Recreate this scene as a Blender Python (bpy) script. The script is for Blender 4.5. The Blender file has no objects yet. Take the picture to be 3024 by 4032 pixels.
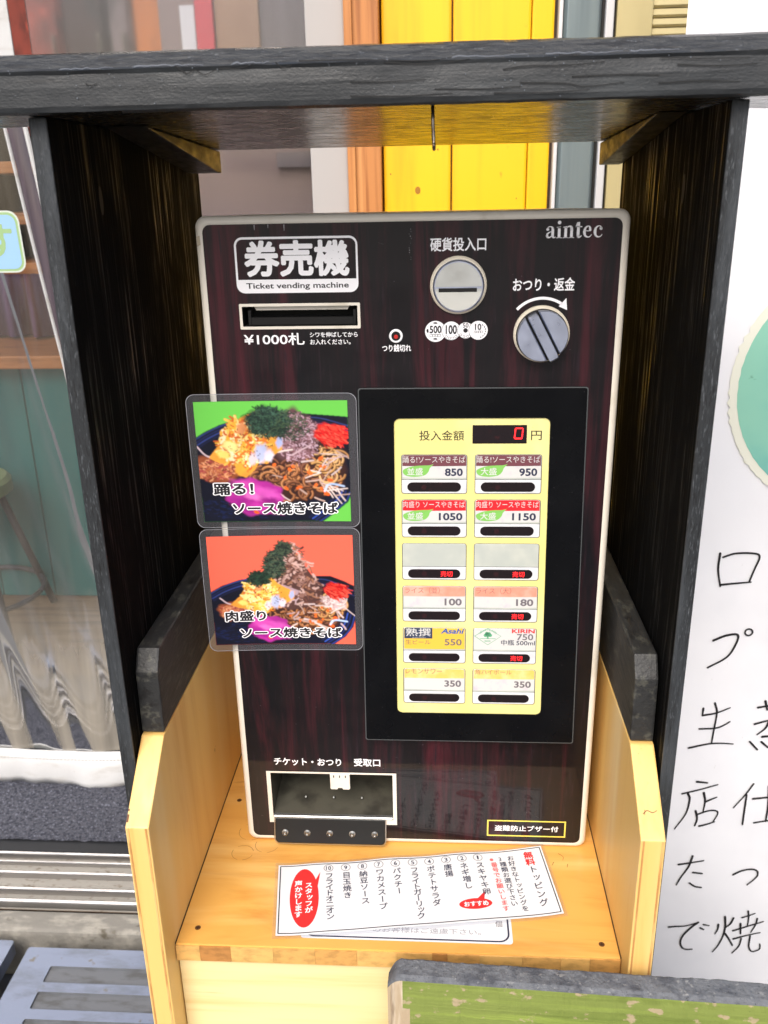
import bpy, bmesh, math, random
import numpy as np
from mathutils import Vector, Matrix, noise as mnoise
random.seed(7)
rng = np.random.default_rng(11)
sc = bpy.context.scene
COL = sc.collection

# ------------------------------------------------------------------ camera
cam_d = bpy.data.cameras.new('camera'); cam = bpy.data.objects.new('camera', cam_d); COL.objects.link(cam)
cam_d.sensor_fit = 'VERTICAL'; cam_d.sensor_height = 36; cam_d.sensor_width = 27
cam_d.lens = 30.98; cam_d.clip_start = 0.02; cam_d.clip_end = 600
Rm = Matrix.Rotation(.0661, 3, 'Z') @ Matrix.Rotation(-.3524, 3, 'X') @ Matrix.Rotation(.0205, 3, 'Y')
m3 = Matrix((Rm.col[0], Rm.col[2], -Rm.col[1])).transposed()
cam.matrix_world = Matrix.Translation((.0227, -.7021, .6048)) @ m3.to_4x4()
cam_d.dof.use_dof = True; cam_d.dof.focus_distance = .80; cam_d.dof.aperture_fstop = 14
sc.camera = cam

# ------------------------------------------------------------------ sky, sun, exposure
SUN_EL, SUN_AZ = math.radians(46), math.radians(190)      # azimuth measured clockwise from +Y: behind the camera
world = bpy.data.worlds.new('World'); sc.world = world; world.use_nodes = True
wn = world.node_tree.nodes; wl = world.node_tree.links
sky = wn.new('ShaderNodeTexSky'); sky.sky_type = 'NISHITA'; sky.sun_disc = False
sky.sun_elevation = SUN_EL; sky.sun_rotation = SUN_AZ; sky.air_density = 1.0; sky.dust_density = 4.0; sky.ozone_density = 1.0
bg = wn['Background']; bg.inputs['Strength'].default_value = .115
wl.new(sky.outputs['Color'], bg.inputs['Color'])
sun_d = bpy.data.lights.new('sun', 'SUN'); sun_d.energy = 1.5; sun_d.angle = math.radians(36); sun_d.color = (1, .96, .9)
sun = bpy.data.objects.new('sun', sun_d); COL.objects.link(sun)
sdir = Vector((math.sin(SUN_AZ) * math.cos(SUN_EL), math.cos(SUN_AZ) * math.cos(SUN_EL), math.sin(SUN_EL)))
sun.rotation_euler = sdir.to_track_quat('Z', 'Y').to_euler(); sun.location = (0, -3, 4)
vs = sc.view_settings; vs.view_transform = 'Standard'; vs.look = 'None'; vs.gamma = 1; vs.use_curve_mapping = False
vs.exposure = 0.8

# ------------------------------------------------------------------ helpers: materials
def lin(*c):
    c = c[0] if len(c) == 1 else c
    return tuple(((x / 255) / 12.92 if x / 255 <= .04045 else ((x / 255 + .055) / 1.055) ** 2.4) for x in c)

def M(name, col, rough=.5, spec=.5, metal=0., coat=0., coat_rough=.08, var=(), bump=(), emit=None, emit_s=1., rough_var=None, trans=0., alpha=None, attr=None, sheen=0):
    """principled material; var = [(col2, scale xyz, detail, lo, hi)], bump = [(scale xyz, strength, distance, detail)]"""
    m = bpy.data.materials.new(name); m.use_nodes = True
    nt = m.node_tree; N = nt.nodes; L = nt.links; b = N['Principled BSDF']
    b.inputs['Base Color'].default_value = (*col, 1); b.inputs['Roughness'].default_value = rough
    b.inputs['Specular IOR Level'].default_value = spec; b.inputs['Metallic'].default_value = metal
    b.inputs['Coat Weight'].default_value = coat; b.inputs['Coat Roughness'].default_value = coat_rough
    b.inputs['Transmission Weight'].default_value = trans
    tc = N.new('ShaderNodeTexCoord')
    def noise(scale, detail, rgh=.55, dist=0.):
        mp = N.new('ShaderNodeMapping'); mp.inputs['Scale'].default_value = scale
        mp.inputs['Location'].default_value = (random.uniform(0, 9), random.uniform(0, 9), random.uniform(0, 9))
        L.new(tc.outputs['Object'], mp.inputs['Vector'])
        n = N.new('ShaderNodeTexNoise'); n.inputs['Scale'].default_value = 1; n.inputs['Detail'].default_value = detail
        n.inputs['Roughness'].default_value = rgh; n.inputs['Distortion'].default_value = dist
        L.new(mp.outputs['Vector'], n.inputs['Vector']); return n.outputs['Fac']
    cur = None
    if attr:
        a = N.new('ShaderNodeAttribute'); a.attribute_name = attr; cur = a.outputs['Color']
    for v in var:
        c2, scale, detail, lo, hi = v[:5]
        mr = N.new('ShaderNodeMapRange'); mr.inputs['From Min'].default_value = lo; mr.inputs['From Max'].default_value = hi
        mr.interpolation_type = 'SMOOTHSTEP'
        L.new(noise(scale, detail, v[5] if len(v) > 5 else .55, v[6] if len(v) > 6 else 0.), mr.inputs['Value'])
        mx = N.new('ShaderNodeMix'); mx.data_type = 'RGBA'
        L.new(mr.outputs['Result'], mx.inputs['Factor'])
        if cur is None: mx.inputs['A'].default_value = (*col, 1)
        else: L.new(cur, mx.inputs['A'])
        mx.inputs['B'].default_value = (*c2, 1); cur = mx.outputs['Result']
    if cur is not None: L.new(cur, b.inputs['Base Color'])
    if rough_var:
        scale, detail, r0, r1 = rough_var[:4]; lo_, hi_ = rough_var[4:] if len(rough_var) > 4 else (.3, .7)
        mr = N.new('ShaderNodeMapRange'); mr.inputs['From Min'].default_value = lo_; mr.inputs['From Max'].default_value = hi_
        mr.inputs['To Min'].default_value = r0; mr.inputs['To Max'].default_value = r1
        L.new(noise(scale, detail), mr.inputs['Value']); L.new(mr.outputs['Result'], b.inputs['Roughness'])
    prev = None
    for s, st, di, de in bump:
        bn = N.new('ShaderNodeBump'); bn.inputs['Strength'].default_value = st; bn.inputs['Distance'].default_value = di
        L.new(noise(s, de), bn.inputs['Height'])
        if prev: L.new(prev, bn.inputs['Normal'])
        prev = bn.outputs['Normal']
    if prev:
        L.new(prev, b.inputs['Normal'])
        if coat: L.new(prev, b.inputs['Coat Normal'])
    if emit is not None:
        b.inputs['Emission Color'].default_value = (*emit, 1); b.inputs['Emission Strength'].default_value = emit_s
    if alpha is not None: b.inputs['Alpha'].default_value = alpha
    return m

# ------------------------------------------------------------------ helpers: objects
def attach(o, parent):
    if parent is not None:
        o.parent = parent
        o.location = -parent.location if parent.type == 'EMPTY' else Vector((0, 0, 0))
    return o
def tag(o, label=None, cat=None, group=None, kind=None):
    if label: o['label'] = label
    if cat: o['category'] = cat
    if group: o['group'] = group
    if kind: o['kind'] = kind
    return o
def thing(name, loc, label, cat, group=None):
    o = bpy.data.objects.new(name, None); o.location = loc; o.empty_display_size = .05; COL.objects.link(o)
    return tag(o, label, cat, group)
def mesh(name, V, F, mat, parent=None, smooth=False):
    me = bpy.data.meshes.new(name); me.from_pydata([tuple(v) for v in V], [], [tuple(f) for f in F]); me.update()
    if mat: me.materials.append(mat)
    if smooth: me.polygons.foreach_set('use_smooth', [True] * len(me.polygons))
    o = bpy.data.objects.new(name, me); COL.objects.link(o)
    return attach(o, parent)
def from_bm(name, bm, mat, parent=None, smooth=False, recalc=True):
    if recalc: bmesh.ops.recalc_face_normals(bm, faces=bm.faces)
    me = bpy.data.meshes.new(name); bm.to_mesh(me); bm.free()
    if mat: me.materials.append(mat)
    if smooth: me.polygons.foreach_set('use_smooth', [True] * len(me.polygons))
    o = bpy.data.objects.new(name, me); COL.objects.link(o)
    return attach(o, parent)
def box(name, x0, x1, y0, y1, z0, z1, mat, parent=None, bev=0., seg=2, smooth=False):
    bm = bmesh.new(); bmesh.ops.create_cube(bm, size=1)
    for v in bm.verts: v.co = Vector(((x0 + x1) / 2 + v.co.x * (x1 - x0), (y0 + y1) / 2 + v.co.y * (y1 - y0), (z0 + z1) / 2 + v.co.z * (z1 - z0)))
    if bev: bmesh.ops.bevel(bm, geom=list(bm.edges), offset=bev, segments=seg, profile=.6, affect='EDGES')
    return from_bm(name, bm, mat, parent, smooth)
def prism(name, pts, axis, a0, a1, mat, parent=None, bev=0., seg=2):
    """polygon pts extruded along axis ('x': pts are (y,z); 'y': pts are (x,z); 'z': pts are (x,y))"""
    bm = bmesh.new()
    def P(p, a): return {'x': (a, p[0], p[1]), 'y': (p[0], a, p[1]), 'z': (p[0], p[1], a)}[axis]
    A = [bm.verts.new(P(p, a0)) for p in pts]; B = [bm.verts.new(P(p, a1)) for p in pts]
    bm.faces.new(A); bm.faces.new(B[::-1])
    n = len(pts)
    for i in range(n): bm.faces.new((A[i], B[i], B[(i + 1) % n], A[(i + 1) % n]))
    bmesh.ops.recalc_face_normals(bm, faces=bm.faces)
    if bev: bmesh.ops.bevel(bm, geom=list(bm.edges), offset=bev, segments=seg, profile=.6, affect='EDGES')
    return from_bm(name, bm, mat, parent)
def tube(name, pts, r, mat, parent=None, n=10):
    V, F = [], []; pts = [Vector(p) for p in pts]
    up = Vector((.31, .2, .93))
    for i, p in enumerate(pts):
        t = (pts[min(i + 1, len(pts) - 1)] - pts[max(i - 1, 0)]).normalized()
        a = t.cross(up).normalized(); b = t.cross(a)
        rr = r[i] if isinstance(r, (list, tuple)) else r
        for k in range(n): V.append(p + a * rr * math.cos(k * 2 * math.pi / n) + b * rr * math.sin(k * 2 * math.pi / n))
    for i in range(len(pts) - 1):
        for k in range(n): F.append((i * n + k, i * n + (k + 1) % n, (i + 1) * n + (k + 1) % n, (i + 1) * n + k))
    F.append(tuple(range(n))[::-1]); F.append(tuple(range((len(pts) - 1) * n, len(pts) * n)))
    return mesh(name, V, F, mat, parent, True)
def rrect(x0, x1, z0, z1, r, n=5):
    """rounded rectangle outline, r may be a 4-tuple (bl, br, tr, tl)"""
    if not isinstance(r, (tuple, list)): r = (r,) * 4
    pts = []
    for (cx, cz, a0, rr) in ((x0 + r[0], z0 + r[0], math.pi, r[0]), (x1 - r[1], z0 + r[1], 1.5 * math.pi, r[1]), (x1 - r[2], z1 - r[2], 0, r[2]), (x0 + r[3], z1 - r[3], .5 * math.pi, r[3])):
        if rr <= 0: pts.append((cx, cz)); continue
        for k in range(n + 1):
            a = a0 + k * math.pi / 2 / n; pts.append((cx + rr * math.cos(a), cz + rr * math.sin(a)))
    return pts
def circ(cx, cz, r, n=40, a0=0, a1=2 * math.pi):
    full = abs(a1 - a0 - 2 * math.pi) < 1e-6
    return [(cx + r * math.cos(a0 + (a1 - a0) * k / (n if full else n - 1)), cz + r * math.sin(a0 + (a1 - a0) * k / (n if full else n - 1))) for k in range(n)]
# --- 2-D shapes (millimetres on a surface) carried to 3-D by a surface mapper S(x, z, d)
def S_front(x, z, d): return (x / 1000, -d / 1000, z / 1000)
def flat(name, polys, d, mat, parent, S=S_front):
    V, F = [], []
    for p in polys:
        F.append(tuple(range(len(V), len(V) + len(p)))); V += [S(x, z, d) for x, z in p]
    return mesh(name, V, F, mat, parent)
def holed(name, outer, holes, d, mat, parent, S=S_front):
    bm = bmesh.new(); E = []
    for loop in [outer] + list(holes):
        vs_ = [bm.verts.new((x, 0, z)) for x, z in loop]
        E += [bm.edges.new((vs_[i], vs_[(i + 1) % len(vs_)])) for i in range(len(vs_))]
    bmesh.ops.triangle_fill(bm, use_beauty=True, use_dissolve=False, edges=E, normal=(0, -1, 0))
    for v in bm.verts: v.co = S(v.co.x, v.co.z, d)
    return from_bm(name, bm, mat, parent)
def ring(name, outer, inner, d, mat, parent, S=S_front, d_in=None):
    n = len(outer); V = [S(x, z, d) for x, z in outer] + [S(x, z, d if d_in is None else d_in) for x, z in inner]
    return mesh(name, V, [(i, (i + 1) % n, n + (i + 1) % n, n + i) for i in range(n)], mat, parent)
def slab(name, outline, d0, d1, mat, parent, S=S_front, bev=0.):
    """outline raised from depth d0 to d1 with a small chamfer"""
    n = len(outline); cx = sum(p[0] for p in outline) / n; cz = sum(p[1] for p in outline) / n
    w = max(p[0] for p in outline) - min(p[0] for p in outline); h = max(p[1] for p in outline) - min(p[1] for p in outline)
    ins = [(cx + (x - cx) * (1 - 2 * bev / w), cz + (z - cz) * (1 - 2 * bev / h)) for x, z in outline]
    V = [S(x, z, d0) for x, z in outline] + [S(x, z, d1 - bev) for x, z in outline] + [S(x, z, d1) for x, z in ins]
    F = [(i, (i + 1) % n, n + (i + 1) % n, n + i) for i in range(n)] + [(n + i, n + (i + 1) % n, 2 * n + (i + 1) % n, 2 * n + i) for i in range(n)] + [tuple(range(2 * n, 3 * n))]
    return mesh(name, V, F, mat, parent)
_fc = bpy.data.curves.new('font_source', 'FONT'); _fc.resolution_u = 3; _fc.fill_mode = 'FRONT'
_fo = bpy.data.objects.new('font_source', _fc); COL.objects.link(_fo)
_gc = {}
def glyphs1(s):
    if s in _gc: return _gc[s]
    _fc.body = s
    bpy.context.view_layer.update()
    me = bpy.data.meshes.new_from_object(_fo.evaluated_get(bpy.context.evaluated_depsgraph_get()))
    V = [(v.co.x, v.co.y) for v in me.vertices]; F = [tuple(p.vertices) for p in me.polygons]
    bpy.data.meshes.remove(me)
    _gc[s] = (V, F); return V, F
def glyphs(s, bold=0.):
    """glyph outlines thickened by a pen of radius bold: [(x, y, layer)], faces"""
    V, F = glyphs1(s)
    if bold <= .002: return [(x, y, 0) for x, y in V], F
    n = 8 if bold < .05 else 14
    VV, FF = [(x, y, 0) for x, y in V], list(F)
    for k in range(n):
        o = len(VV); a = 2 * math.pi * (k + .5) / n
        VV += [(x + bold * math.cos(a), y + bold * math.sin(a), k + 1) for x, y in V]; FF += [tuple(i + o for i in f) for f in F]
    return VV, FF
LAY = .0035
def text(name, s, x0, x1, z0, z1, d, mat, parent, S=S_front, bold=.012, grow=0., rot=0):
    """lettering fitted to the box x0..x1, z0..z1"""
    V, F = glyphs(s, bold + grow)
    V0, _ = glyphs(s, bold)
    a0 = min(v[0] for v in V0); a1 = max(v[0] for v in V0); b0 = min(v[1] for v in V0); b1 = max(v[1] for v in V0)
    kx = (x1 - x0) / (a1 - a0); kz = (z1 - z0) / max(b1 - b0, 1e-6)
    return mesh(name, [S(x0 + (x - a0) * kx, z0 + (y - b0) * kz, d + l * LAY) for x, y, l in V], F, mat, parent)
def text_col(name, s, xc, ztop, size, pitch, d, mat, parent, S=S_front, bold=.012, squash=1.):
    """vertical Japanese writing, one mesh"""
    V, F = [], []
    for k, ch in enumerate(s):
        if ch == ' ': continue
        v, f = glyphs(ch, bold)
        if ch in 'ー～-': v = [(y - .33 + .45, .88 - x, l) for x, y, l in v]
        z = ztop - k * pitch
        dx, dz = (.12, .1) if ch in 'ッャュョっゃゅょ' else (0, 0)
        o = len(V); V += [S(xc + (x - .5 + dx) * size * squash, z - size + (y + .12 + dz) * size, d + l * LAY) for x, y, l in v]; F += [tuple(i + o for i in ff) for ff in f]
    return mesh(name, V, F, mat, parent)
def catmull(pts, n=8):
    if len(pts) < 3: return [tuple(np.array(pts[0]) + (np.array(pts[1]) - np.array(pts[0])) * k / n) for k in range(n + 1)]
    P = [np.array(p, float) for p in pts]; P = [2 * P[0] - P[1]] + P + [2 * P[-1] - P[-2]]; out = []
    for i in range(1, len(P) - 2):
        for k in range(n):
            t = k / n
            out.append(tuple(.5 * (2 * P[i] + (P[i + 1] - P[i - 1]) * t + (2 * P[i - 1] - 5 * P[i] + 4 * P[i + 1] - P[i + 2]) * t * t + (3 * P[i] - P[i - 1] - 3 * P[i + 1] + P[i + 2]) * t ** 3)))
    out.append(tuple(P[-2])); return out
def stroke(pts, w0, w1=None, round_=True, n=8, smooth=True):
    """pen stroke polygon along a curve, width from w0 to w1"""
    w1 = w0 if w1 is None else w1
    c = [np.array(p, float) for p in (catmull(pts, n) if smooth else pts)]; L_, R_ = [], []
    for i, p in enumerate(c):
        t = c[min(i + 1, len(c) - 1)] - c[max(i - 1, 0)]; t = t / (np.linalg.norm(t) + 1e-9); nrm = np.array((-t[1], t[0]))
        w = (w0 + (w1 - w0) * i / (len(c) - 1)) / 2
        L_.append(p + nrm * w); R_.append(p - nrm * w)
    quads = [[tuple(L_[i]), tuple(L_[i + 1]), tuple(R_[i + 1]), tuple(R_[i])] for i in range(len(c) - 1)]
    if round_: quads += [circ(c[0][0], c[0][1], w0 / 2, 10), circ(c[-1][0], c[-1][1], w1 / 2, 10)]
    return quads

# ------------------------------------------------------------------ materials
PINE = lin(236, 190, 108)
m_pine_v = M('pine_upright', lin(236, 194, 116), .42, var=[(lin(218, 164, 86), (50, 22, 2.2), 5, .45, .75, .6, .4), (lin(246, 222, 168), (25, 12, 1.5), 3, .5, .8), (lin(196, 142, 78), (120, 60, 3.5), 5, .66, .78), (lin(150, 104, 60), (90, 90, 60), 4, .73, .80)], bump=[((400, 160, 8), .3, .0004, 3), ((40, 40, 10), .2, .001, 2)], coat=.15, coat_rough=.3)
m_pine_d = M('pine_shelf', lin(230, 174, 88), .36, var=[(lin(206, 138, 58), (5, 24, 10), 5, .46, .72, .6, .8), (lin(242, 202, 126), (3, 16, 8), 4, .5, .75, .55, .6), (lin(186, 118, 50), (6, 60, 10), 5, .66, .78, .6, .5), (lin(120, 80, 40), (140, 140, 140), 4, .74, .80)], bump=[((30, 260, 80), .3, .0003, 4), ((20, 20, 20), .2, .0012, 2)], coat=.3, coat_rough=.2, rough_var=((14, 20, 14), 4, .28, .5))
m_pine_end = [M('pine_block_%s' % t, c, .5, var=[(tuple(x * .72 for x in c), (90, 60, 160), 4, .4, .7)], bump=[((200, 200, 500), .3, .0004, 3)]) for t, c in (('a', lin(226, 178, 104)), ('b', lin(212, 160, 90)), ('c', lin(188, 132, 72)), ('d', lin(218, 168, 96)))]
m_apron = M('pine_apron', lin(242, 220, 164), .45, var=[(lin(230, 198, 132), (3, 10, 60), 5, .45, .75), (lin(206, 160, 96), (5, 10, 110), 5, .64, .78)], bump=[((20, 50, 300), .2, .0003, 3)])
m_plyedge = M('ply_edge', lin(190, 138, 80), .6, var=[(lin(226, 184, 118), (80, 80, 22), 4, .42, .62)])
m_joint = M('joint_gap', lin(70, 48, 24), .8)
STAIN = lin(30, 30, 31)
m_stain_v = M('black_stain_upright', lin(11, 11, 11), .55, spec=.3, var=[(lin(34, 29, 20), (200, 300, 5.0), 6, .66, .80, .65, .8), (lin(8, 8, 9), (30, 24, 2.5), 3, .42, .6), (lin(54, 54, 54), (800, 800, 120), 2, .71, .79)],
              bump=[((420, 420, 7), .8, .0010, 6), ((60, 30, 3.0), .5, .0018, 4), ((900, 900, 120), .25, .0004, 2)])
def patchy_sheen(m):
    nt = m.node_tree; N = nt.nodes; L = nt.links; b = N['Principled BSDF']; tc = N.new('ShaderNodeTexCoord')
    def nn(scale, detail, dist, lo, hi):
        mp = N.new('ShaderNodeMapping'); mp.inputs['Scale'].default_value = scale; L.new(tc.outputs['Object'], mp.inputs['Vector'])
        n = N.new('ShaderNodeTexNoise'); n.inputs['Scale'].default_value = 1; n.inputs['Detail'].default_value = detail; n.inputs['Distortion'].default_value = dist; n.inputs['Roughness'].default_value = .65
        L.new(mp.outputs['Vector'], n.inputs['Vector']); r = N.new('ShaderNodeMapRange'); r.inputs['From Min'].default_value = lo; r.inputs['From Max'].default_value = hi; L.new(n.outputs['Fac'], r.inputs['Value']); return r.outputs['Result']
    a = nn((200, 260, 5.5), 6, .9, .50, .64); p = nn((12, 14, 5), 4, .5, .38, .58)
    mu = N.new('ShaderNodeMath'); mu.operation = 'MULTIPLY'; L.new(a, mu.inputs[0]); L.new(p, mu.inputs[1])
    r = N.new('ShaderNodeMapRange'); r.inputs['To Min'].default_value = .9; r.inputs['To Max'].default_value = .2; L.new(mu.outputs[0], r.inputs['Value']); L.new(r.outputs['Result'], b.inputs['Roughness'])
    sp = N.new('ShaderNodeMapRange'); sp.inputs['To Min'].default_value = .06; sp.inputs['To Max'].default_value = .5; L.new(mu.outputs[0], sp.inputs['Value']); L.new(sp.outputs['Result'], b.inputs['Specular IOR Level'])
patchy_sheen(m_stain_v)
m_stain_edge = M('black_stain_skylit_edge', lin(36, 39, 42), .6, var=[(lin(84, 88, 92), (900, 700, 160), 5, .56, .70), (lin(20, 21, 23), (800, 700, 90), 5, .52, .66), (lin(60, 64, 68), (60, 60, 7), 3, .45, .7)], bump=[((1000, 900, 170), .9, .0010, 4), ((90, 90, 14), .4, .0012, 3)])  # front faces coloured greyer for the sky light on them, plus pitted flecks
m_beam = M('black_paint_weathered_beam', lin(42, 45, 48), .45, var=[(lin(58, 62, 65), (8, 60, 60), 4, .45, .72), (lin(36, 38, 40), (16, 90, 340), 5, .60, .74), (lin(100, 104, 108), (420, 700, 900), 3, .70, .78), (lin(22, 24, 26), (60, 100, 500), 4, .68, .78)],
           bump=[((22, 120, 330), .35, .0010, 5), ((500, 500, 800), .5, .0005, 3), ((70, 120, 90), .25, .0012, 3)], rough_var=((30, 60, 120), 5, .36, .62))
m_chamfer = M('black_paint_rough_chamfer', lin(46, 48, 50), .55, var=[(lin(26, 27, 29), (60, 300, 260), 5, .5, .66), (lin(92, 96, 100), (300, 500, 500), 4, .62, .72)], bump=[((90, 300, 300), .9, .0016, 5), ((600, 600, 600), .5, .0006, 3)])
m_under = M('black_paint_gloss_underside', lin(26, 25, 24), .22, spec=.6, var=[(lin(54, 49, 40), (500, 500, 500), 4, .60, .72)], bump=[((600, 400, 600), .14, .0002, 4), ((14, 60, 14), .06, .0005, 2)], rough_var=((50, 120, 50), 5, .18, .36))
m_wedge = M('black_paint_wedge', lin(26, 25, 23), .45, spec=.5, var=[(lin(52, 46, 36), (300, 60, 300), 4, .55, .72)], bump=[((300, 40, 300), .4, .0006, 4)], rough_var=((120, 60, 120), 5, .3, .6))
m_brace = M('black_paint_brace', lin(40, 41, 42), .5, var=[(lin(74, 74, 68), (140, 60, 160), 5, .52, .7), (lin(24, 24, 25), (90, 30, 120), 4, .5, .7)], bump=[((220, 60, 300), .6, .001, 4)])
m_shell = M('ivory_plastic', lin(226, 220, 208), .35, var=[(lin(206, 198, 182), (40, 40, 22), 4, .55, .8)], bump=[((30, 30, 30), .05, .0004, 2)])
m_panel = M('dark_rosewood_print', lin(15, 11, 15), .36, spec=.22, coat=.4, coat_rough=.03, var=[(lin(58, 22, 30), (60, 10, 3.0), 6, .46, .70, .66, .5), (lin(70, 24, 34), (26, 10, 1.9), 6, .52, .72, .68, .6), (lin(9, 9, 14), (34, 10, 5), 5, .5, .66), (lin(34, 22, 30), (260, 10, 22), 3, .55, .75)],
            bump=[((900, 900, 900), .05, .00012, 2), ((110, 110, 110), .10, .00025, 2)], rough_var=((30, 30, 60), 4, .3, .5))
m_bezel = M('black_satin_plastic', lin(5, 6, 9), .33, spec=.22, bump=[((1500, 1500, 1500), .12, .0001, 2)], var=[(lin(12, 13, 16), (20, 20, 20), 3, .4, .8)], rough_var=((25, 25, 25), 3, .2, .36))
m_bezel_edge = M('grey_bezel_edge', lin(70, 74, 76), .4)
m_black = M('black_plastic', lin(13, 13, 14), .3)
m_black_matt = M('black_matt', lin(10, 10, 10), .7)
m_white_ink = M('white_print', lin(246, 246, 250), .45)
m_dark_ink = M('dark_print', lin(22, 20, 26), .5)
m_ink_navy = M('navy_print', lin(38, 42, 70), .5)
m_yellow_pl = M('pale_yellow_plastic', lin(228, 218, 138), .42, var=[(lin(234, 226, 164), (18, 18, 14), 3, .4, .75), (lin(214, 202, 116), (200, 200, 200), 4, .66, .8)], bump=[((600, 600, 600), .04, .0002, 2)])
m_cell_white = M('white_button_plastic', lin(216, 218, 222), .35, var=[(lin(200, 202, 206), (60, 60, 60), 3, .5, .8)])
m_groove = M('button_gap', lin(60, 62, 58), .6)
m_blank = M('translucent_button_window', lin(182, 188, 182), .25, coat=.6, coat_rough=.08, var=[(lin(198, 202, 192), (30, 30, 30), 3, .4, .7)])
m_label = M('white_label_paper', lin(212, 212, 210), .3, coat=.5, coat_rough=.1, var=[(lin(200, 194, 206), (120, 120, 90), 4, .5, .8)])
m_lens = M('smoked_red_lens', lin(20, 8, 12), .16, coat=.5, coat_rough=.06, var=[(lin(44, 12, 16), (160, 160, 160), 2, .6, .8)])
m_led_red = M('lit_red_led', (.9, .02, .02), .4, emit=(1., .015, .02), emit_s=1.6)
m_led_off = M('red_led_off', lin(40, 9, 15), .25, coat=.6)
m_led_glow = M('red_led_small', (.4, .02, .02), .3, emit=(1, .05, .03), emit_s=.12)
m_metal = M('brushed_steel', lin(200, 203, 202), .45, metal=.9, bump=[((700, 700, 60), .12, .0002, 2)], rough_var=((80, 80, 80), 3, .32, .5))
m_metal_rough = M('sandblasted_steel', lin(214, 215, 210), .6, metal=.8, bump=[((2500, 2500, 2500), .5, .0003, 2)])
m_chrome = M('satin_chrome_dial', lin(186, 194, 216), .36, metal=.88, rough_var=((90, 90, 90), 3, .26, .42), bump=[((500, 500, 500), .05, .0002, 2)])
m_wire = M('dull_steel_wire', lin(120, 112, 104), .35, metal=1., var=[(lin(90, 60, 40), (300, 300, 300), 3, .55, .7)])
m_ring_cream = M('cream_ring', lin(222, 214, 196), .4)
m_maroon = M('maroon_label', lin(112, 62, 72), .4, coat=.4)
m_red_lb = M('red_label', lin(216, 30, 42), .4, coat=.4)
m_salmon = M('salmon_label', lin(238, 150, 128), .4, coat=.4, var=[(lin(246, 178, 160), (60, 60, 60), 3, .4, .7)])
m_amber = M('amber_label', lin(238, 196, 100), .4, coat=.4, var=[(lin(244, 214, 150), (70, 70, 60), 3, .4, .7)])
m_gold = M('gold_label', lin(232, 190, 70), .35, coat=.5)
m_navy_lb = M('navy_label', lin(48, 58, 84), .4, coat=.4)
m_leaf = M('green_leaf_print', lin(128, 192, 92), .4, coat=.4)
m_tree_ink = M('green_print', lin(96, 172, 130), .5)
m_red_ink = M('red_print', lin(222, 48, 48), .5)
m_pink_ink = M('pink_red_print', lin(232, 96, 96), .5)
m_blue_ink = M('blue_print', lin(40, 90, 168), .5)
m_grey_ink = M('grey_print', lin(110, 104, 110), .5)
m_brown_ink = M('brown_print', lin(150, 110, 96), .5)
m_yel_ink = M('yellow_print', lin(226, 214, 96), .4)
m_paper = M('white_glossy_paper', lin(232, 233, 236), .3, coat=.4, coat_rough=.15, bump=[((14, 14, 14), .2, .002, 2)])
m_lamin = None

# ------------------------------------------------------------------ the setting: ground, step, shop floor
m_pave = M('dark_asphalt', lin(104, 104, 104), .85, var=[(lin(88, 88, 89), (3, 3, 3), 6, .4, .7), (lin(122, 121, 120), (60, 60, 60), 4, .6, .75)], bump=[((120, 120, 120), .5, .002, 4)])
m_conc = M('worn_concrete', lin(130, 127, 120), .85, var=[(lin(160, 156, 146), (22, 60, 20), 5, .45, .7), (lin(92, 86, 74), (30, 40, 30), 5, .58, .72)], bump=[((160, 160, 160), .7, .002, 5)])
tag(mesh('pavement', [(-60, -120, -.93), (60, -120, -.93), (60, .672, -.93), (-60, .672, -.93)], [(0, 1, 2, 3)], m_pave), kind='structure')
step = box('concrete_step', -6, 4, .645, .70, -.93, -.803, m_conc, bev=.012, seg=3); tag(step, kind='structure')
m_floor = M('brown_shop_floor', lin(120, 96, 76), .5, var=[(lin(80, 62, 48), (3, 40, 3), 4, .4, .7)])
tag(mesh('shop_floor', [(-6, .70, -.806), (4, .70, -.806), (4, 6, -.806), (-6, 6, -.806)], [(0, 1, 2, 3)], m_floor), kind='structure')

# aluminium door sill with its rails
m_alu = M('worn_aluminium', lin(158, 154, 146), .6, metal=.2, var=[(lin(110, 98, 82), (60, 120, 60), 5, .55, .72)], bump=[((10, 400, 400), .3, .0006, 3)])
m_alu_b = M('bright_aluminium_rail', lin(170, 168, 168), .35, metal=1., bump=[((6, 500, 500), .15, .0004, 2)])
sill = thing('door_sill', (-.6, .78, -.805), 'aluminium sliding door sill with bright rails in front of the grey mat', 'door sill')
box('sill_plate', -2.2, 1.2, .701, .853, -.8055, -.802, m_alu, sill)
for y, h, w in ((.706, .016, .010), (.742, .014, .008), (.789, .014, .008), (.826, .010, .006), (.848, .014, .008)):
    box('rail', -2.2, 1.2, y - w / 2, y + w / 2, -.802, -.802 + h, m_alu_b, sill, bev=.002)

# mat
m_mat = M('grey_loop_carpet', lin(78, 80, 90), .95, var=[(lin(48, 50, 62), (130, 130, 130), 4, .48, .58), (lin(122, 124, 138), (170, 170, 170), 4, .56, .68)], bump=[((260, 260, 260), 1., .006, 4)])
m_rub = M('black_rubber', lin(30, 32, 36), .7)
mat_t = thing('doormat', (-.9, 1.1, -.8), 'charcoal grey carpet doormat with black rubber border behind the door sill', 'mat')
box('rubber_border', -2.0, -.2, .858, 1.62, -.8055, -.792, m_rub, mat_t, bev=.003)
bm = bmesh.new(); bmesh.ops.create_grid(bm, x_segments=220, y_segments=110, size=.5)
for v in bm.verts:
    x = -1.1 + v.co.x * 1.74; y = 1.24 + v.co.y * .70
    v.co = Vector((x, y, -.788 + .004 * mnoise.noise(Vector((x * 70, y * 70, 3))) + .002 * mnoise.noise(Vector((x * 180, y * 180, 8)))))
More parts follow.
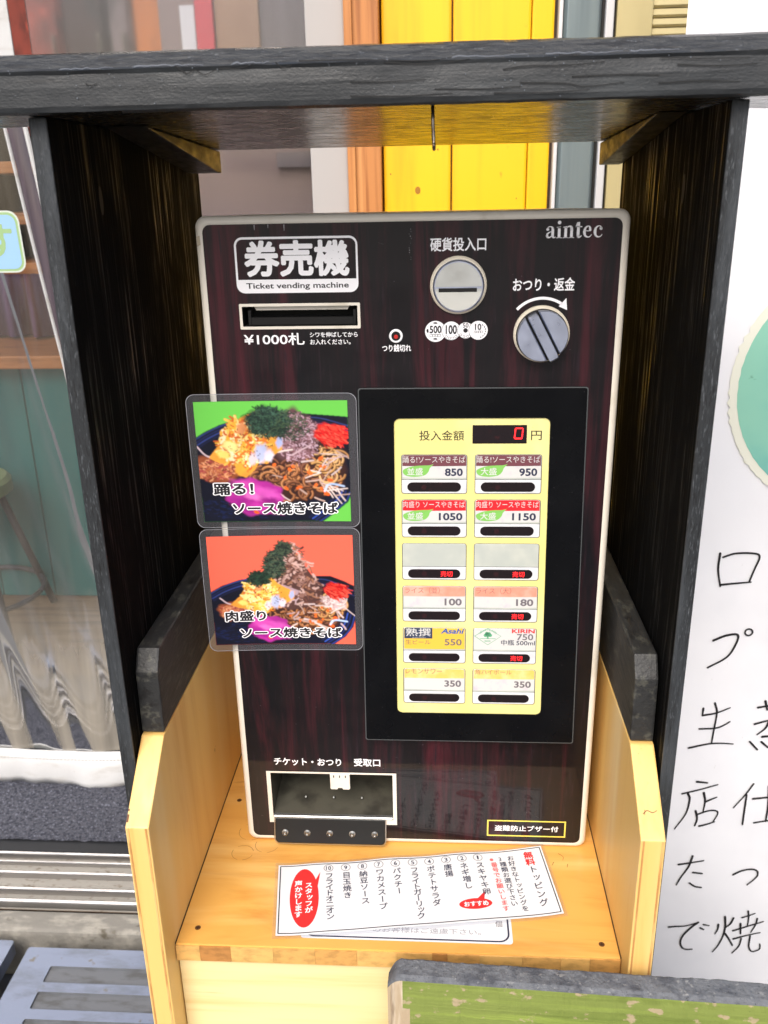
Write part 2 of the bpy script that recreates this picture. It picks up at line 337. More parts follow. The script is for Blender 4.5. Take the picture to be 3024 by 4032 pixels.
from_bm('carpet_pile', bm, m_mat, mat_t, smooth=False)

# slotted drain covers bottom left
m_plate = M('blue_grey_steel_cover', lin(116, 126, 148), .45, metal=.25, var=[(lin(98, 106, 122), (12, 30, 12), 5, .45, .7), (lin(96, 92, 84), (40, 40, 40), 5, .62, .75)], bump=[((200, 200, 200), .25, .0006, 3)])
m_slot = M('grey_slot_floor', lin(104, 107, 112), .6, var=[(lin(84, 85, 86), (20, 60, 20), 4, .45, .7)], bump=[((80, 300, 80), .4, .001, 3)])
def cover(x0, x1, y0, y1, slots, label):
    t = thing('drain_cover', ((x0 + x1) / 2, (y0 + y1) / 2, -.85), label, 'drain cover', 'slotted drain covers in front of the step')
    Sx = lambda x, y, d: (x, y, -.800 + d)
    o = rrect(x0, x1, y0, y1, .006, 3)
    holed('top_plate', o, [rrect(a, b, c, e, .003, 2) for a, b, c, e in slots], 0, m_plate, t, Sx)
    n = len(o); V = [Sx(x, y, 0) for x, y in o] + [Sx(x, y, -.03) for x, y in o]
    mesh('rim', V, [(i, (i + 1) % n, n + (i + 1) % n, n + i) for i in range(n)], m_plate, t)
    for a, b, c, e in slots:
        V, F = [], []
        h = rrect(a, b, c, e, .003, 2); k = len(h)
        V = [Sx(x, y, 0) for x, y in h] + [Sx(x, y, -.004) for x, y in h]
        F = [(i, (i + 1) % k, k + (i + 1) % k, k + i) for i in range(k)] + [tuple(range(k, 2 * k))]
        mesh('slot', V, F, m_slot, t)
def tilt(objs_parent): pass
cover(-.79, -.31, .08, .60, [(-.727, -.37, yy - .037, yy) for yy in (.557, .499, .441, .383, .325, .267)], 'blue-grey slotted drain cover beside the pine side panel')
cover(-1.32, -.826, .10, .615, [(-1.26, -.886, yy - .037, yy) for yy in (.56, .50, .44, .38, .32)], 'blue-grey drain cover cut off by the left picture edge')

# ------------------------------------------------------------------ shop front behind the booth
m_yel = M('yellow_painted_boards', lin(248, 196, 20), .42, var=[(lin(234, 172, 18), (22, 8, 1.6), 4, .5, .75), (lin(214, 140, 30), (30, 30, 22), 3, .70, .80)], bump=[((140, 60, 4), .25, .0006, 4)])
m_ywood = M('orange_varnished_wood', lin(196, 130, 72), .45, var=[(lin(160, 98, 48), (120, 40, 3), 5, .45, .7), (lin(214, 152, 92), (60, 40, 2), 3, .5, .75)], bump=[((200, 60, 4), .3, .0005, 4)])
m_dkwood = M('dark_gap_wood', lin(60, 40, 30), .6)
m_trim = M('white_trim', lin(220, 220, 222), .5, var=[(lin(196, 196, 200), (6, 6, 3), 4, .5, .8)])
m_grey = M('grey_aluminium_post', lin(132, 146, 150), .35, metal=.3, var=[(lin(112, 126, 132), (40, 10, 1.2), 3, .4, .7)])
m_seal = M('black_rubber_seal', lin(20, 18, 18), .6)
m_cream = M('cream_panel', lin(206, 192, 142), .55, var=[(lin(190, 176, 128), (8, 8, 4), 4, .45, .75)])
Y0 = .80
door = thing('yellow_door', (.06, Y0, -.8), 'bright yellow plank door behind the ticket machine', 'door')
for a, b in ((-.066, .0405), (.0425, .1595), (.1605, .194)):
    box('plank', a, b, Y0, Y0 + .03, -.80, 1.7, m_yel, door, bev=.004)
box('plank_backing', -.064, .192, Y0 + .012, Y0 + .045, -.79, 1.69, m_dkwood, door)
m_yknot = M('brown_knot', lin(168, 112, 24), .5)
for x, z, r in ((-.012, .60, .0045), (-.055, .625, .0012), (.145, .585, .001), (.10, .90, .004), (.02, .66, .0012)):
    mesh('knot', [(x + r * math.cos(a * .45), Y0 - .0004, z + r * 1.3 * math.sin(a * .45)) for a in range(14)], [tuple(range(14))], m_yknot, door)
fr = thing('door_frame', (-.093, Y0, -.8), 'orange varnished timber door jamb left of the yellow door', 'door frame')
box('jamb', -.119, -.0685, Y0 - .02, Y0 + .05, -.80, 1.7, m_ywood, fr, bev=.002)
box('stop_bead', -.1205, -.108, Y0 - .03, Y0 - .0205, -.80, 1.7, m_ywood, fr, bev=.002)
wf = thing('window_frame', (-.15, Y0, -.8), 'white window mullion between the glass and the timber jamb', 'window frame')
box('mullion', -.181, -.1215, Y0 - .01, Y0 + .05, -.80, 1.7, M('off_white_frame', lin(176, 172, 170), .6), wf, bev=.003)
post = thing('aluminium_post', (.234, Y0, -.8), 'grey aluminium post with white edges right of the yellow door', 'post')
prism('column', [(.206, Y0 + .05), (.206, Y0 - .004), (.211, Y0 - .012), (.257, Y0 - .012), (.262, Y0 - .004), (.262, Y0 + .05)], 'z', -.80, 1.7, m_grey, post, bev=.0015)
box('white_edge', .199, .2045, Y0 - .012, Y0 + .05, -.80, 1.7, m_trim, post, bev=.001)
box('shadow_gap', .1945, .1985, Y0 + .01, Y0 + .05, -.80, 1.7, m_dkwood, post)
box('rubber_seal', .2625, .2665, Y0 - .004, Y0 + .05, -.80, 1.7, m_seal, post)
box('white_edge', .267, .279, Y0 - .014, Y0 + .05, -.80, 1.7, m_trim, post, bev=.002)
shut = thing('cream_shutter', (.36, Y0, -.8), 'cream coloured shutter with fine horizontal slats right of the grey post', 'shutter')
box('side_rail', .2845, .337, Y0 - .006, Y0 + .04, -.80, 1.7, m_cream, shut, bev=.002)
box('rubber_seal', .2795, .284, Y0 + .002, Y0 + .04, -.80, 1.7, m_seal, shut)
zz = .45
while zz < 1.0:
    prism('slat', [(Y0 + .03, zz), (Y0 + .004, zz + .0008), (Y0 + .001, zz + .004), (Y0 + .004, zz + .0122), (Y0 + .03, zz + .0126)], 'x', .338, .62, m_cream, shut)
    zz += .0128
box('slat_curtain', .338, .62, Y0 + .006, Y0 + .03, -.80, .4499, m_cream, shut)

tag(box('shop_ceiling', -6, 4, .86, 6, 1.72, 1.82, M('pale_ceiling', lin(190, 184, 174), .8)), kind='structure')
# window: boards and panels added behind the pane stand in for street reflections
m_mauve = M('mauve_reflection_tone', lin(158, 138, 132), .7, var=[(lin(140, 122, 120), (3, 3, 5), 4, .45, .7)])
m_peach = M('peach_reflection_tone', lin(186, 150, 122), .7, var=[(lin(170, 134, 108), (6, 6, 3), 4, .45, .7)])
m_gpan = M('grey_violet_board', lin(132, 122, 124), .6, var=[(lin(112, 102, 106), (20, 8, 2), 3, .4, .7)])
m_redb = M('red_board', lin(224, 72, 84), .5)
m_whb = M('white_board', lin(236, 234, 236), .5)
m_glass = M('window_glass', (.9, .9, .92), .09, trans=1., spec=.3)
part_w = thing('reflection_boards', (-.30, .98, -.8), 'mauve boards added behind the shop window in place of its street reflection', 'partition')
box('board', -.50, -.16, .985, 1.02, -.80, .735, m_mauve, part_w)
box('board', -.266, -.19, .97, .9845, .642, .668, m_gpan, part_w, bev=.001)
box('board', -.46, -.359, .99, 1.02, .7355, 1.7, m_mauve, part_w)
box('board', -.3585, -.2845, .975, 1.02, .7355, 1.7, m_peach, part_w)
box('board', -.284, -.15, .985, 1.02, .7355, 1.7, m_gpan, part_w)
sg = thing('sign_reflection_panels', (-.39, .975, .80), 'red and white panels added behind the shop window for a reflected sign', 'sign')
box('red_panel', -.391, -.361, .966, .98, .80, .98, m_redb, sg, bev=.001); box('white_panel', -.4165, -.3915, .964, .98, .80, .90, m_whb, sg, bev=.001)
gl = thing('window_pane', (-.31, Y0 + .02, -.8), 'clear window pane left of the white mullion', 'window')
box('glass', -.62, -.182, Y0 + .018, Y0 + .022, -.79, 1.7, m_glass, gl)

# ------------------------------------------------------------------ shop interior left
m_inwall = M('dark_brown_wall', lin(74, 44, 36), .7, var=[(lin(40, 24, 22), (4, 4, 6), 4, .45, .7)])
m_teal = M('teal_painted_boards', lin(26, 98, 98), .5, var=[(lin(20, 80, 82), (9, 4, 2), 4, .45, .75)])
m_count = M('counter_timber', lin(182, 118, 66), .45, var=[(lin(146, 88, 44), (5, 30, 60), 4, .45, .7)])
m_purple = M('purple_cloth', lin(128, 96, 140), .8, var=[(lin(104, 38, 56), (22, 4, 1.5), 4, .5, .62)])
tag(box('back_wall', -6, 4, 3.2, 3.3, -.805, 3.0, m_inwall), kind='structure')
ct = thing('bar_counter', (-1.2, 2.3, -.8), 'teal bar counter with timber top behind the clear curtain', 'counter')
for k in range(12): box('front_board', -2.6 + k * .2, -2.6 + k * .2 + .196, 2.2, 2.22, -.80, .06, m_teal, ct, bev=.003)
box('carcass', -2.6, -.2, 2.221, 2.7, -.80, .06, m_inwall, ct)
box('counter_top', -2.65, -.15, 2.14, 2.72, .061, .105, m_count, ct, bev=.006)
ncl = thing('noren_cloth', (-1.3, 2.5, .7), 'purple and maroon hanging cloth above the bar counter', 'cloth')
V, F = [], []
nx = 90
for j, z in enumerate((.115, .75)):
    for i in range(nx + 1):
        x = -2.3 + 1.25 * i / nx; V.append((x, 2.5 + .03 * math.sin(i * .9) + .015 * math.sin(i * .37), z))
F = [(i, i + 1, nx + 2 + i, nx + 1 + i) for i in range(nx)]
cl = mesh('cloth_sheet', V, F, m_purple, ncl, True); sol = cl.modifiers.new('thick', 'SOLIDIFY'); sol.thickness = .004
box('cloth_rod', -2.35, -1.0, 2.49, 2.51, .75, .77, m_count, ncl, bev=.004)
def shelf_unit():
    t = thing('wall_shelf', (-1.02, 1.9, .4), 'dark timber shelf unit with orange-brown shelves beside the curtain edge', 'shelf')
    for x in (-1.24, -.62): box('upright', x - .012, x + .012, 1.75, 2.05, .40, 1.5, m_dkwood, t)
    box('back_panel', -1.2275, -.6325, 2.03, 2.05, .40, 1.5, m_dkwood, t)
    for z in (.40, .53, .66, .80): box('shelf_board', -1.227, -.633, 1.75, 2.029, z, z + .03, m_count, t, bev=.003)
    return t
shelf_unit()
cols = [('brown_reflection_cabinet', lin(156, 62, 44), -1.05, -.875, 'red-brown cabinet shape added high up in place of a window reflection'),
        ('dark_reflection_cabinet', lin(58, 26, 20), -.87, -.765, 'very dark brown cabinet shape standing in for a window reflection'),
        ('grey_reflection_cabinet', lin(138, 122, 122), -.76, -.705, 'narrow grey cabinet shape added for a window reflection between two others'),
        ('orange_reflection_cabinet', lin(214, 124, 48), -.70, -.60, 'orange cabinet shape standing in for a reflection in the shop window')]
for nm, c, a, b, lb in cols:  # cabinet shapes added behind the glass in place of street reflections
    mm = M(nm, c, .5, var=[(tuple(x * .4 for x in c), (22, 8, 9), 5, .42, .66), (tuple(min(1, x * 1.9) for x in c), (30, 8, 12), 5, .58, .72)])
    t = thing(nm, ((a + b) / 2, 1.7, .75), lb, 'cabinet')
    box('carcass', a, b, 1.62, 1.9, .75, 1.6, mm, t, bev=.003)
    box('door_leaf', a + .006, b - .006, 1.605, 1.6195, .76, 1.59, mm, t, bev=.003)
    box('handle', b - .02, b - .013, 1.592, 1.6045, .90, .96, m_wire, t, bev=.002)
def stool(x, y, label):
    t = thing('bar_stool', (x, y, -.80), label, 'stool', 'bar stools at the counter')
    ms = M('olive_seat', lin(120, 134, 98), .6); mf = M('grey_steel_tube', lin(66, 64, 72), .5, metal=.4)
    o = circ(0, 0, .16, 32)
    V = [(x + p * k, y + q_ * k, z) for k, z in ((.9, -.33), (1, -.32), (1, -.285), (.92, -.27)) for p, q_ in o]
    F = [(j * 32 + i, j * 32 + (i + 1) % 32, (j + 1) * 32 + (i + 1) % 32, (j + 1) * 32 + i) for j in range(3) for i in range(32)] + [tuple(range(32)), tuple(range(96, 128))]
    mesh('seat', V, F, ms, t, False)
    for sx in (-1, 1):
        for sy in (-1, 1): tube('leg', [(x + sx * .08, y + sy * .08, -.33), (x + sx * .17, y + sy * .17, -.799)], .013, mf, t)
    tube('foot_ring', [(x + .155 * math.cos(a * math.pi / 12) * 1.35, y + .155 * math.sin(a * math.pi / 12) * 1.35, -.68) for a in range(25)], .009, mf, t, 8)
stool(-1.56, 1.98, 'olive topped bar stool with grey tube legs in front of the teal counter')

# clear vinyl curtain
m_vin = bpy.data.materials.new('clear_vinyl'); m_vin.use_nodes = True
nt = m_vin.node_tree; N = nt.nodes; Lk = nt.links; N.clear()
out = N.new('ShaderNodeOutputMaterial'); tr = N.new('ShaderNodeBsdfTransparent'); tr.inputs['Color'].default_value = (.86, .88, .88, 1)
gs = N.new('ShaderNodeBsdfGlossy'); gs.inputs['Roughness'].default_value = .07; df = N.new('ShaderNodeBsdfDiffuse'); df.inputs['Color'].default_value = (.34, .31, .26, 1)
tcn = N.new('ShaderNodeTexCoord')
def nz(scale, detail, dist=0.):
    mp = N.new('ShaderNodeMapping'); mp.inputs['Scale'].default_value = scale; Lk.new(tcn.outputs['Object'], mp.inputs['Vector'])
    n = N.new('ShaderNodeTexNoise'); n.inputs['Scale'].default_value = 1; n.inputs['Detail'].default_value = detail; n.inputs['Distortion'].default_value = dist
    Lk.new(mp.outputs['Vector'], n.inputs['Vector']); return n.outputs['Fac']
fr_ = N.new('ShaderNodeFresnel'); fr_.inputs['IOR'].default_value = 1.5
bp_ = N.new('ShaderNodeBump'); bp_.inputs['Strength'].default_value = .13; bp_.inputs['Distance'].default_value = .01; Lk.new(nz((13, 5, 1.6), 3, .2), bp_.inputs['Height'])
for nd in (fr_, gs, df): Lk.new(bp_.outputs['Normal'], nd.inputs['Normal'])
# street and sky reflection put into the colour as streaky haze, denser low down
sp = N.new('ShaderNodeSeparateXYZ'); Lk.new(tcn.outputs['Object'], sp.inputs['Vector'])
dz = N.new('ShaderNodeMath'); dz.operation = 'MULTIPLY_ADD'; dz.inputs[1].default_value = .22; Lk.new(nz((9, 5, 1.6), 5, .15), dz.inputs[0]); Lk.new(sp.outputs['Z'], dz.inputs[2])
mr = N.new('ShaderNodeMapRange'); mr.inputs['From Min'].default_value = -.16; mr.inputs['From Max'].default_value = -.36; mr.inputs['To Min'].default_value = .16; mr.inputs['To Max'].default_value = .8; Lk.new(dz.outputs[0], mr.inputs['Value'])
mm1 = N.new('ShaderNodeMath'); mm1.operation = 'MULTIPLY'; Lk.new(mr.outputs['Result'], mm1.inputs[0])
mr2 = N.new('ShaderNodeMapRange'); mr2.inputs['From Min'].default_value = .3; mr2.inputs['From Max'].default_value = .65; mr2.inputs['To Min'].default_value = .55; mr2.inputs['To Max'].default_value = 1.1; Lk.new(nz((26, 8, 1.8), 5, .1), mr2.inputs['Value']); Lk.new(mr2.outputs['Result'], mm1.inputs[1])
mixa = N.new('ShaderNodeMixShader'); Lk.new(mm1.outputs[0], mixa.inputs['Fac']); Lk.new(tr.outputs[0], mixa.inputs[1]); Lk.new(df.outputs[0], mixa.inputs[2])
mixb = N.new('ShaderNodeMixShader'); Lk.new(fr_.outputs[0], mixb.inputs['Fac']); Lk.new(mixa.outputs[0], mixb.inputs[1]); Lk.new(gs.outputs[0], mixb.inputs[2])
Lk.new(mixb.outputs[0], out.inputs['Surface'])
m_hem = M('white_tarpaulin', lin(198, 199, 200), .5, var=[(lin(178, 176, 172), (10, 10, 30), 4, .5, .75), (lin(140, 130, 112), (60, 60, 200), 5, .70, .78)], bump=[((18, 14, 9), .35, .006, 4)])
m_strap = M('smoky_vinyl_band', lin(84, 74, 82), .25, coat=.4, var=[(lin(64, 56, 64), (60, 10, 3), 3, .4, .7)])
YC = 1.11
cur = thing('vinyl_curtain', (-1.2, YC, .95), 'clear vinyl door curtain with white hem hanging in the shop doorway', 'curtain')
def xe(z): return -.806 + (.60 - z) * .105 + (.02 if z < .1 else 0) * min(1, (.1 - z) / .4)
V, F = [], []; nx, nz_ = 260, 80
FOLDS = ((.945, -.055, .005, .0022), (.965, .03, .004, .002))
for j in range(nz_ + 1):
    z = 1.25 - j * (1.25 + .70) / nz_
    for i in range(nx + 1):
        s = i / nx; x = -1.9 + (xe(z) + 1.9) * s + (.10 * max(0, -.1 - z) if s > .5 else 0) * s
        V.append((x, YC + .004 * math.sin(s * 31 + z * 1.2) + .002 * math.sin(s * 77 + z * 3) - sum(h_ * math.exp(-((s - c_ - sl * (z - .3)) / w_) ** 2) for c_, sl, w_, h_ in FOLDS), z))
F = [(j * (nx + 1) + i, j * (nx + 1) + i + 1, (j + 1) * (nx + 1) + i + 1, (j + 1) * (nx + 1) + i) for j in range(nz_) for i in range(nx)]
mesh('vinyl_sheet', V, F, m_vin, cur, True)
# bottom hem, wavy
V, F = [], []
for j, (z, dy) in enumerate(((-.695, -.004), (-.735, -.012), (-.77, -.02), (-.792, -.016))):
    for i in range(161):
        x = -1.9 + 1.24 * i / 160
        w = .004 * math.sin(x * 17) + .003 * math.sin(x * 41 + 1) + .0015 * math.sin(x * 90)
        V.append((x, YC + dy + w * (j + .4) / 2.2, z + (.005 * math.sin(x * 11 + .6) + .0025 * math.sin(x * 31) if j else .004 * math.sin(x * 9))))
F = [(j * 161 + i, j * 161 + i + 1, (j + 1) * 161 + i + 1, (j + 1) * 161 + i) for j in range(3) for i in range(160)]
hm = mesh('bottom_hem', V, F, m_hem, cur, True); sol = hm.modifiers.new('thick', 'SOLIDIFY'); sol.thickness = .003
m_stitch = M('grey_stitching', lin(128, 120, 110), .7)
P = [[(-1880 + k * 9, -712 + 4 * math.sin((-1.88 + k * .009) * 9)), (-1880 + k * 9 + 5.5, -712 + 4 * math.sin((-1.88 + k * .009) * 9)), (-1880 + k * 9 + 5.5, -713.6 + 4 * math.sin((-1.88 + k * .009) * 9)), (-1880 + k * 9, -713.6 + 4 * math.sin((-1.88 + k * .009) * 9))] for k in range(135)]
flat('hem_stitching', P, 0, m_stitch, cur, lambda x, z, d: (x / 1000, YC - .0165, z / 1000))['kind'] = 'stuff'
for off, w, nm, mt in ((.0, .007, 'piping', m_hem), (.0385, .010, 'piping', m_hem), (.0075, .0305, 'edge_band', m_strap)):
    V, F = [], []
    for j in range(40):
        z = 1.25 - j * 1.9 / 39
        for a, y in ((0, -.004), (.3, -.009), (.7, -.009), (1, -.004)): V.append((xe(z) + off + w * a, YC + y + .002 * math.sin(z * 9), z))
    F = [(j * 4 + i, j * 4 + i + 1, j * 4 + 5 + i, j * 4 + 4 + i) for j in range(39) for i in range(3)]
    mesh(nm, V, F, mt, cur, True)
box('top_welt', -.835, -.772, YC - .014, YC - .0095, .80, 1.25, m_hem, cur, bev=.002)
# sticker with hiragana
m_stk_b = M('pale_blue_sticker', lin(150, 190, 236), .35, coat=.4); m_stk_g = M('sticker_green', lin(150, 182, 128), .4); m_stk_w = M('sticker_edge', lin(206, 214, 206), .4)
S_st = lambda x, z, d: (x / 1000 , YC - .0145 - d / 1000, z / 1000)
stk = thing('window_sticker', (-.88, YC - .02, .46), 'pale blue rounded sticker with green border on the vinyl curtain', 'sticker')
def skew(p): return [(x + (575 - z) * .02, z) for x, z in p]
slab('sticker_base', skew(rrect(-1150, -812, 458, 577, 22, 6)), 0, .5, m_stk_w, stk, S_st, .1)
flat('green_border', [skew(rrect(-1146, -815, 461, 574, 20, 6))], .7, m_stk_g, stk, S_st)
flat('blue_field', [skew(rrect(-1142, -820, 465.5, 569, 16, 6))], .9, m_stk_b, stk, S_st)
text('lettering', 'です', -942, -829, 488, 552, 1.1, m_stk_g, stk, S_st, bold=.03)

# ------------------------------------------------------------------ poster on the right
m_post = M('white_banner_sheet', lin(236, 237, 242), .55, bump=[((7, 7, 5), .4, .012, 3), ((30, 30, 22), .15, .004, 4)], var=[(lin(226, 228, 234), (5, 5, 4), 4, .5, .8), (lin(176, 172, 160), (160, 160, 40), 3, .75, .82)])
m_teal_c = M('mint_green_circle', lin(142, 202, 180), .5, var=[(lin(118, 188, 176), (8, 8, 10), 3, .4, .7), (lin(92, 150, 120), (60, 60, 90), 4, .70, .8)])
m_crm = M('cream_circle_rim', lin(232, 233, 218), .5)
m_ink = M('black_marker', lin(24, 22, 24), .45)
YP = .30
pb = thing('banner', (.45, YP, -.6), 'white handwritten banner with mint green circle right of the black post', 'banner')
V, F = [], []; nx, nzb = 30, 70
def yban(x, z): return YP + .0025 * math.sin(x * 19 + z * 2.1) + .002 * math.sin(z * 7 + x * 5)
for j in range(nzb + 1):
    for i in range(nx + 1):
        x = .267 + .53 * i / nx; z = -.66 + 2.0 * j / nzb; V.append((x, yban(x, z), z))
F = [(j * (nx + 1) + i, j * (nx + 1) + i + 1, (j + 1) * (nx + 1) + i + 1, (j + 1) * (nx + 1) + i) for j in range(nzb) for i in range(nx)]
mesh('sheet', V, F, m_post, pb, True)
S_p = lambda x, z, d: (x / 1000, yban(x / 1000, z / 1000) - .0012 - d / 1000, z / 1000)
def fan(c, R, n, jag, ratio, d, nm, mt):
    pts = [(c[0] + (R + jag * math.sin(k * 2.9) * random.random()) * math.cos(2 * math.pi * k / n), c[1] + (R + jag * math.sin(k * 2.9) * random.random()) * math.sin(2 * math.pi * k / n)) for k in range(n)]
    V = [S_p(c[0], c[1], d)]; F = []
    for rr in range(1, 9): V += [S_p(c[0] + (x - c[0]) * rr / 8, c[1] + (z - c[1]) * rr / 8, d) for x, z in pts]
    F = [(0, 1 + k, 1 + (k + 1) % n) for k in range(n)] + [(1 + (r - 1) * n + k, 1 + (r - 1) * n + (k + 1) % n, 1 + r * n + (k + 1) % n, 1 + r * n + k) for r in range(1, 8) for k in range(n)]
    mesh(nm, V, F, mt, pb, True)
fan((497, 386), 148, 160, 2.2, 1, .3, 'circle_rim', m_crm); fan((497, 386), 138.5, 120, .6, 1, .6, 'circle', m_teal_c)
HAND = {
'ro': [[(362,183),(362,162),(367,139)],[(366,178),(381,183),(403,183),(409,178),(405,162),(401,146)],[(367,141),(384,143),(403,145)]],
'pu': [[(367,64),(382,71),(396,72),(395,58),(386,40),(364,25)]],
'sei': [[(365,-35),(365,-45)],[(365,-45.5),(382,-42),(399,-34)],[(379,-27),(383,-41),(382,-67),(381,-88)],[(363,-66),(383,-65),(393,-61),(401,-55)],[(352,-95),(377,-89),(394,-88),(409,-89)]],
'jo': [[(434,-33),(448,-30),(478,-26)],[(442,-23),(446,-36)],[(466,-21),(464,-35)],[(433,-58),(441,-55),(453,-51),(470,-48)],[(451,-52),(447,-64),(438,-74)],[(445,-77),(470,-73)],[(455,-56),(470,-71)],[(430,-85),(441,-97)],[(445,-85),(454,-93)],[(461,-84),(467,-92)]],
'ten': [[(368,-148),(382,-150)],[(350,-167),(372,-161),(396,-153)],[(358,-167),(361,-176),(358,-199),(345,-224)],[(379,-166),(382,-179),(381,-196)],[(383,-180),(397,-173)],[(371,-195),(374,-208),(372,-219)],[(373,-201),(388,-195),(398,-195),(401,-200),(396,-213)],[(378,-220),(388,-217),(398,-213)]],
'shi': [[(443,-151),(434,-169),(421,-190)],[(436,-169),(436,-191),(436,-217)],[(445,-175),(463,-172),(481,-168)],[(463,-154),(466,-184),(466,-211)],[(451,-214),(468,-210),(486,-208)]],
'ta': [[(356,-284),(374,-281),(390,-278)],[(374,-270),(370,-288),(361,-306),(356,-319)],[(377,-298),(390,-300)],[(374,-316),(382,-322),(391,-324)]],
'tsu': [[(433,-302),(444,-295),(457,-292),(465,-295),(466,-303),(461,-311),(454,-319)]],
'de': [[(352,-394),(360,-393),(376,-392),(393,-386)],[(393,-386),(384,-395),(374,-409),(371,-421),(374,-431),(380,-435),(389,-435)],[(397,-396),(402,-399)],[(401,-390),(409,-392)]],
'yaki': [[(422,-390),(422,-398),(419,-407)],[(430,-376),(432,-393),(431,-409),(426,-427),(419,-440)],[(442,-378),(439,-388),(433,-395)],[(433,-406),(439,-415),(446,-428)],[(454,-377),(463,-373),(471,-369)],[(461,-365),(463,-377),(463,-393)],[(444,-401),(462,-393),(484,-383)],[(453,-388),(455,-406)],[(475,-378),(474,-389),(469,-403)],[(446,-416),(464,-409),(482,-403)],[(457,-415),(455,-429),(447,-442)],[(469,-410),(469,-427),(472,-436),(477,-438),(484,-434),(485,-429),(484,-424)]]}
for k, ss in HAND.items():
    P = []
    for s in ss: P += stroke(s, random.uniform(2.5, 3.5), random.uniform(1.7, 2.6))
    if k == 'pu': P += stroke(circ(409, 76, 4.6, 16) + [(413.6, 76)], 2.2, smooth=False)
    flat('handwriting', P, .3, m_ink, pb, S_p)

# ------------------------------------------------------------------ black timber booth
XL, XR = -.2235, .197
booth = thing('timber_booth', (-.013, .05, -.80), 'black stained timber booth framing the ticket machine', 'booth')
def wobble(o, amp, fx, fy, fz):
    for v in o.data.vertices:
        n = mnoise.noise(Vector((v.co.x * fx, v.co.y * fy, v.co.z * fz))); v.co += Vector((0, 1, .6)) * n * amp
def board(name, x0, x1, prof, mat, n, amp, parent):
    """long board along x with a (y,z) profile, edges slightly uneven"""
    V, F = [], []; k = len(prof)
    for i in range(n + 1):
        x = x0 + (x1 - x0) * i / n
        for j, (y, z) in enumerate(prof):
            a = mnoise.noise(Vector((x * 14, j * 3.1, 1))) + .5 * mnoise.noise(Vector((x * 60, j * 5.7, 4)))
            b = mnoise.noise(Vector((x * 11, j * 2.3, 7))) + .6 * mnoise.noise(Vector((x * 70, j * 4.1, 9)))
            V.append((x, y + a * amp, z + b * amp))
    F = [(i * k + j, i * k + (j + 1) % k, (i + 1) * k + (j + 1) % k, (i + 1) * k + j) for i in range(n) for j in range(k)] + [tuple(range(k)), tuple(range(n * k, n * k + k))[::-1]]
    return mesh(name, V, F, mat, parent)
prof = [(-.019, .6512), (-.122, .6508), (-.1245, .6522), (-.1254, .655), (-.1256, .665), (-.1252, .6725), (-.1262, .6746), (-.1246, .6758), (-.119, .6815), (-.1165, .6842), (-.113, .6856), (-.019, .6858)]
bb = board('roof_beam', -.52, .50, prof, m_beam, 260, .0006, booth)
bb.data.materials.append(m_under); bb.data.materials.append(m_chamfer)
for p in bb.data.polygons:
    if p.normal.z < -.9 or (p.center.z < .6515): p.material_index = 1
    elif p.center.z > .6752: p.material_index = 2
bm = bmesh.new(); bm.from_mesh(bb.data); bmesh.ops.recalc_face_normals(bm, faces=bm.faces); bm.to_mesh(bb.data); bm.free()
# raised paint drips under the chamfer and checks in the grain
m_crack = M('paint_crack', lin(14, 15, 16), .7)
def drips(): 
    P = [stroke([(-52 - 0, 676), (-48, 671.5), (-45, 673), (-40, 670.5), (-30, 673.5), (-18, 674), (-6, 676.5)], .9, .5)]
    return P
S_b = lambda x, z, d: (x / 1000, -.1255 - d / 1000, z / 1000)
CR = [[(-135, 675.6), (-128, 671.2), (-123, 672.8), (-117, 670.3), (-108, 673.2), (-97, 673.0), (-88, 675.0)], [(-74, 675.4), (-70, 672.8), (-64, 674.4)], [(-60, 676), (-20, 675.6), (12, 674.2), (30, 675.5)],
      [(60, 668.5), (75, 670), (95, 669.6), (118, 671.0)], [(-10, 674), (18, 672.5), (40, 674.5)], [(20, 659), (48, 658.4), (70, 659.3)], [(55, 656), (85, 655.6), (110, 656.6)], [(70, 661.2), (96, 660.2), (108, 658.2), (130, 660.0)],
      [(-30, 664), (-5, 663.6), (14, 664.4)], [(-190, 667), (-187, 666), (-183, 667.4)], [(100, 663.6), (126, 664), (150, 663.2)], [(150, 659), (175, 659.6), (196, 658.6)], [(-30, 656.4), (0, 655.8), (30, 656.6)], [(160, 668.4), (185, 667.2), (205, 667.8)], [(150, 672.4), (176, 671.2), (200, 671.0)]]
for c in CR: flat('grain_check', stroke(c, .7, .35, n=5), .75, m_crack, booth, S_b)
m_chip = M('pale_chipped_paint', lin(104, 110, 120), .6)
for a, b, z in ((-205, -172, 675.4), (-160, -118, 675.8), (-100, -78, 675.9), (30, 74, 675.9), (84, 128, 676.0), (132, 160, 676.2)):
    pts = [(a + (b - a) * k / 14 , z + random.uniform(-.45, .45)) for k in range(15)]
    flat('chipped_edge', stroke(pts, random.uniform(.5, .9), .25, n=3), 1.15, m_chip, booth, S_b)
P = []
for _ in range(70):
    x, z = random.uniform(-250, 240), random.choice([random.uniform(653, 674), random.uniform(670, 675.5)]); P.append(circ(x, z, random.uniform(.12, .42), 6))
flat('paint_speck', P, .9, m_chip, booth, S_b)['kind'] = 'stuff'
# rear roof plank, falling to the back
m_rear = m_under
prism('roof_plank', [(-.017, .6515), (.222, .6425), (.222, .6625), (-.017, .6715)], 'x', XL - .011, XR + .010, m_rear, booth, bev=.001)
def upright(x0, x1, y1):
    t = box('upright_board', x0, x1, -.113, y1, -.80, .6505, m_stain_v, booth, bev=.0012)
    t.data.materials.append(m_stain_edge)
    for p in t.data.polygons:
        if p.center.y < -.1117: p.material_index = 1
    return t
pl = upright(XL - .0115, XL, .252); pr_ = upright(XR, XR + .0105, .215)
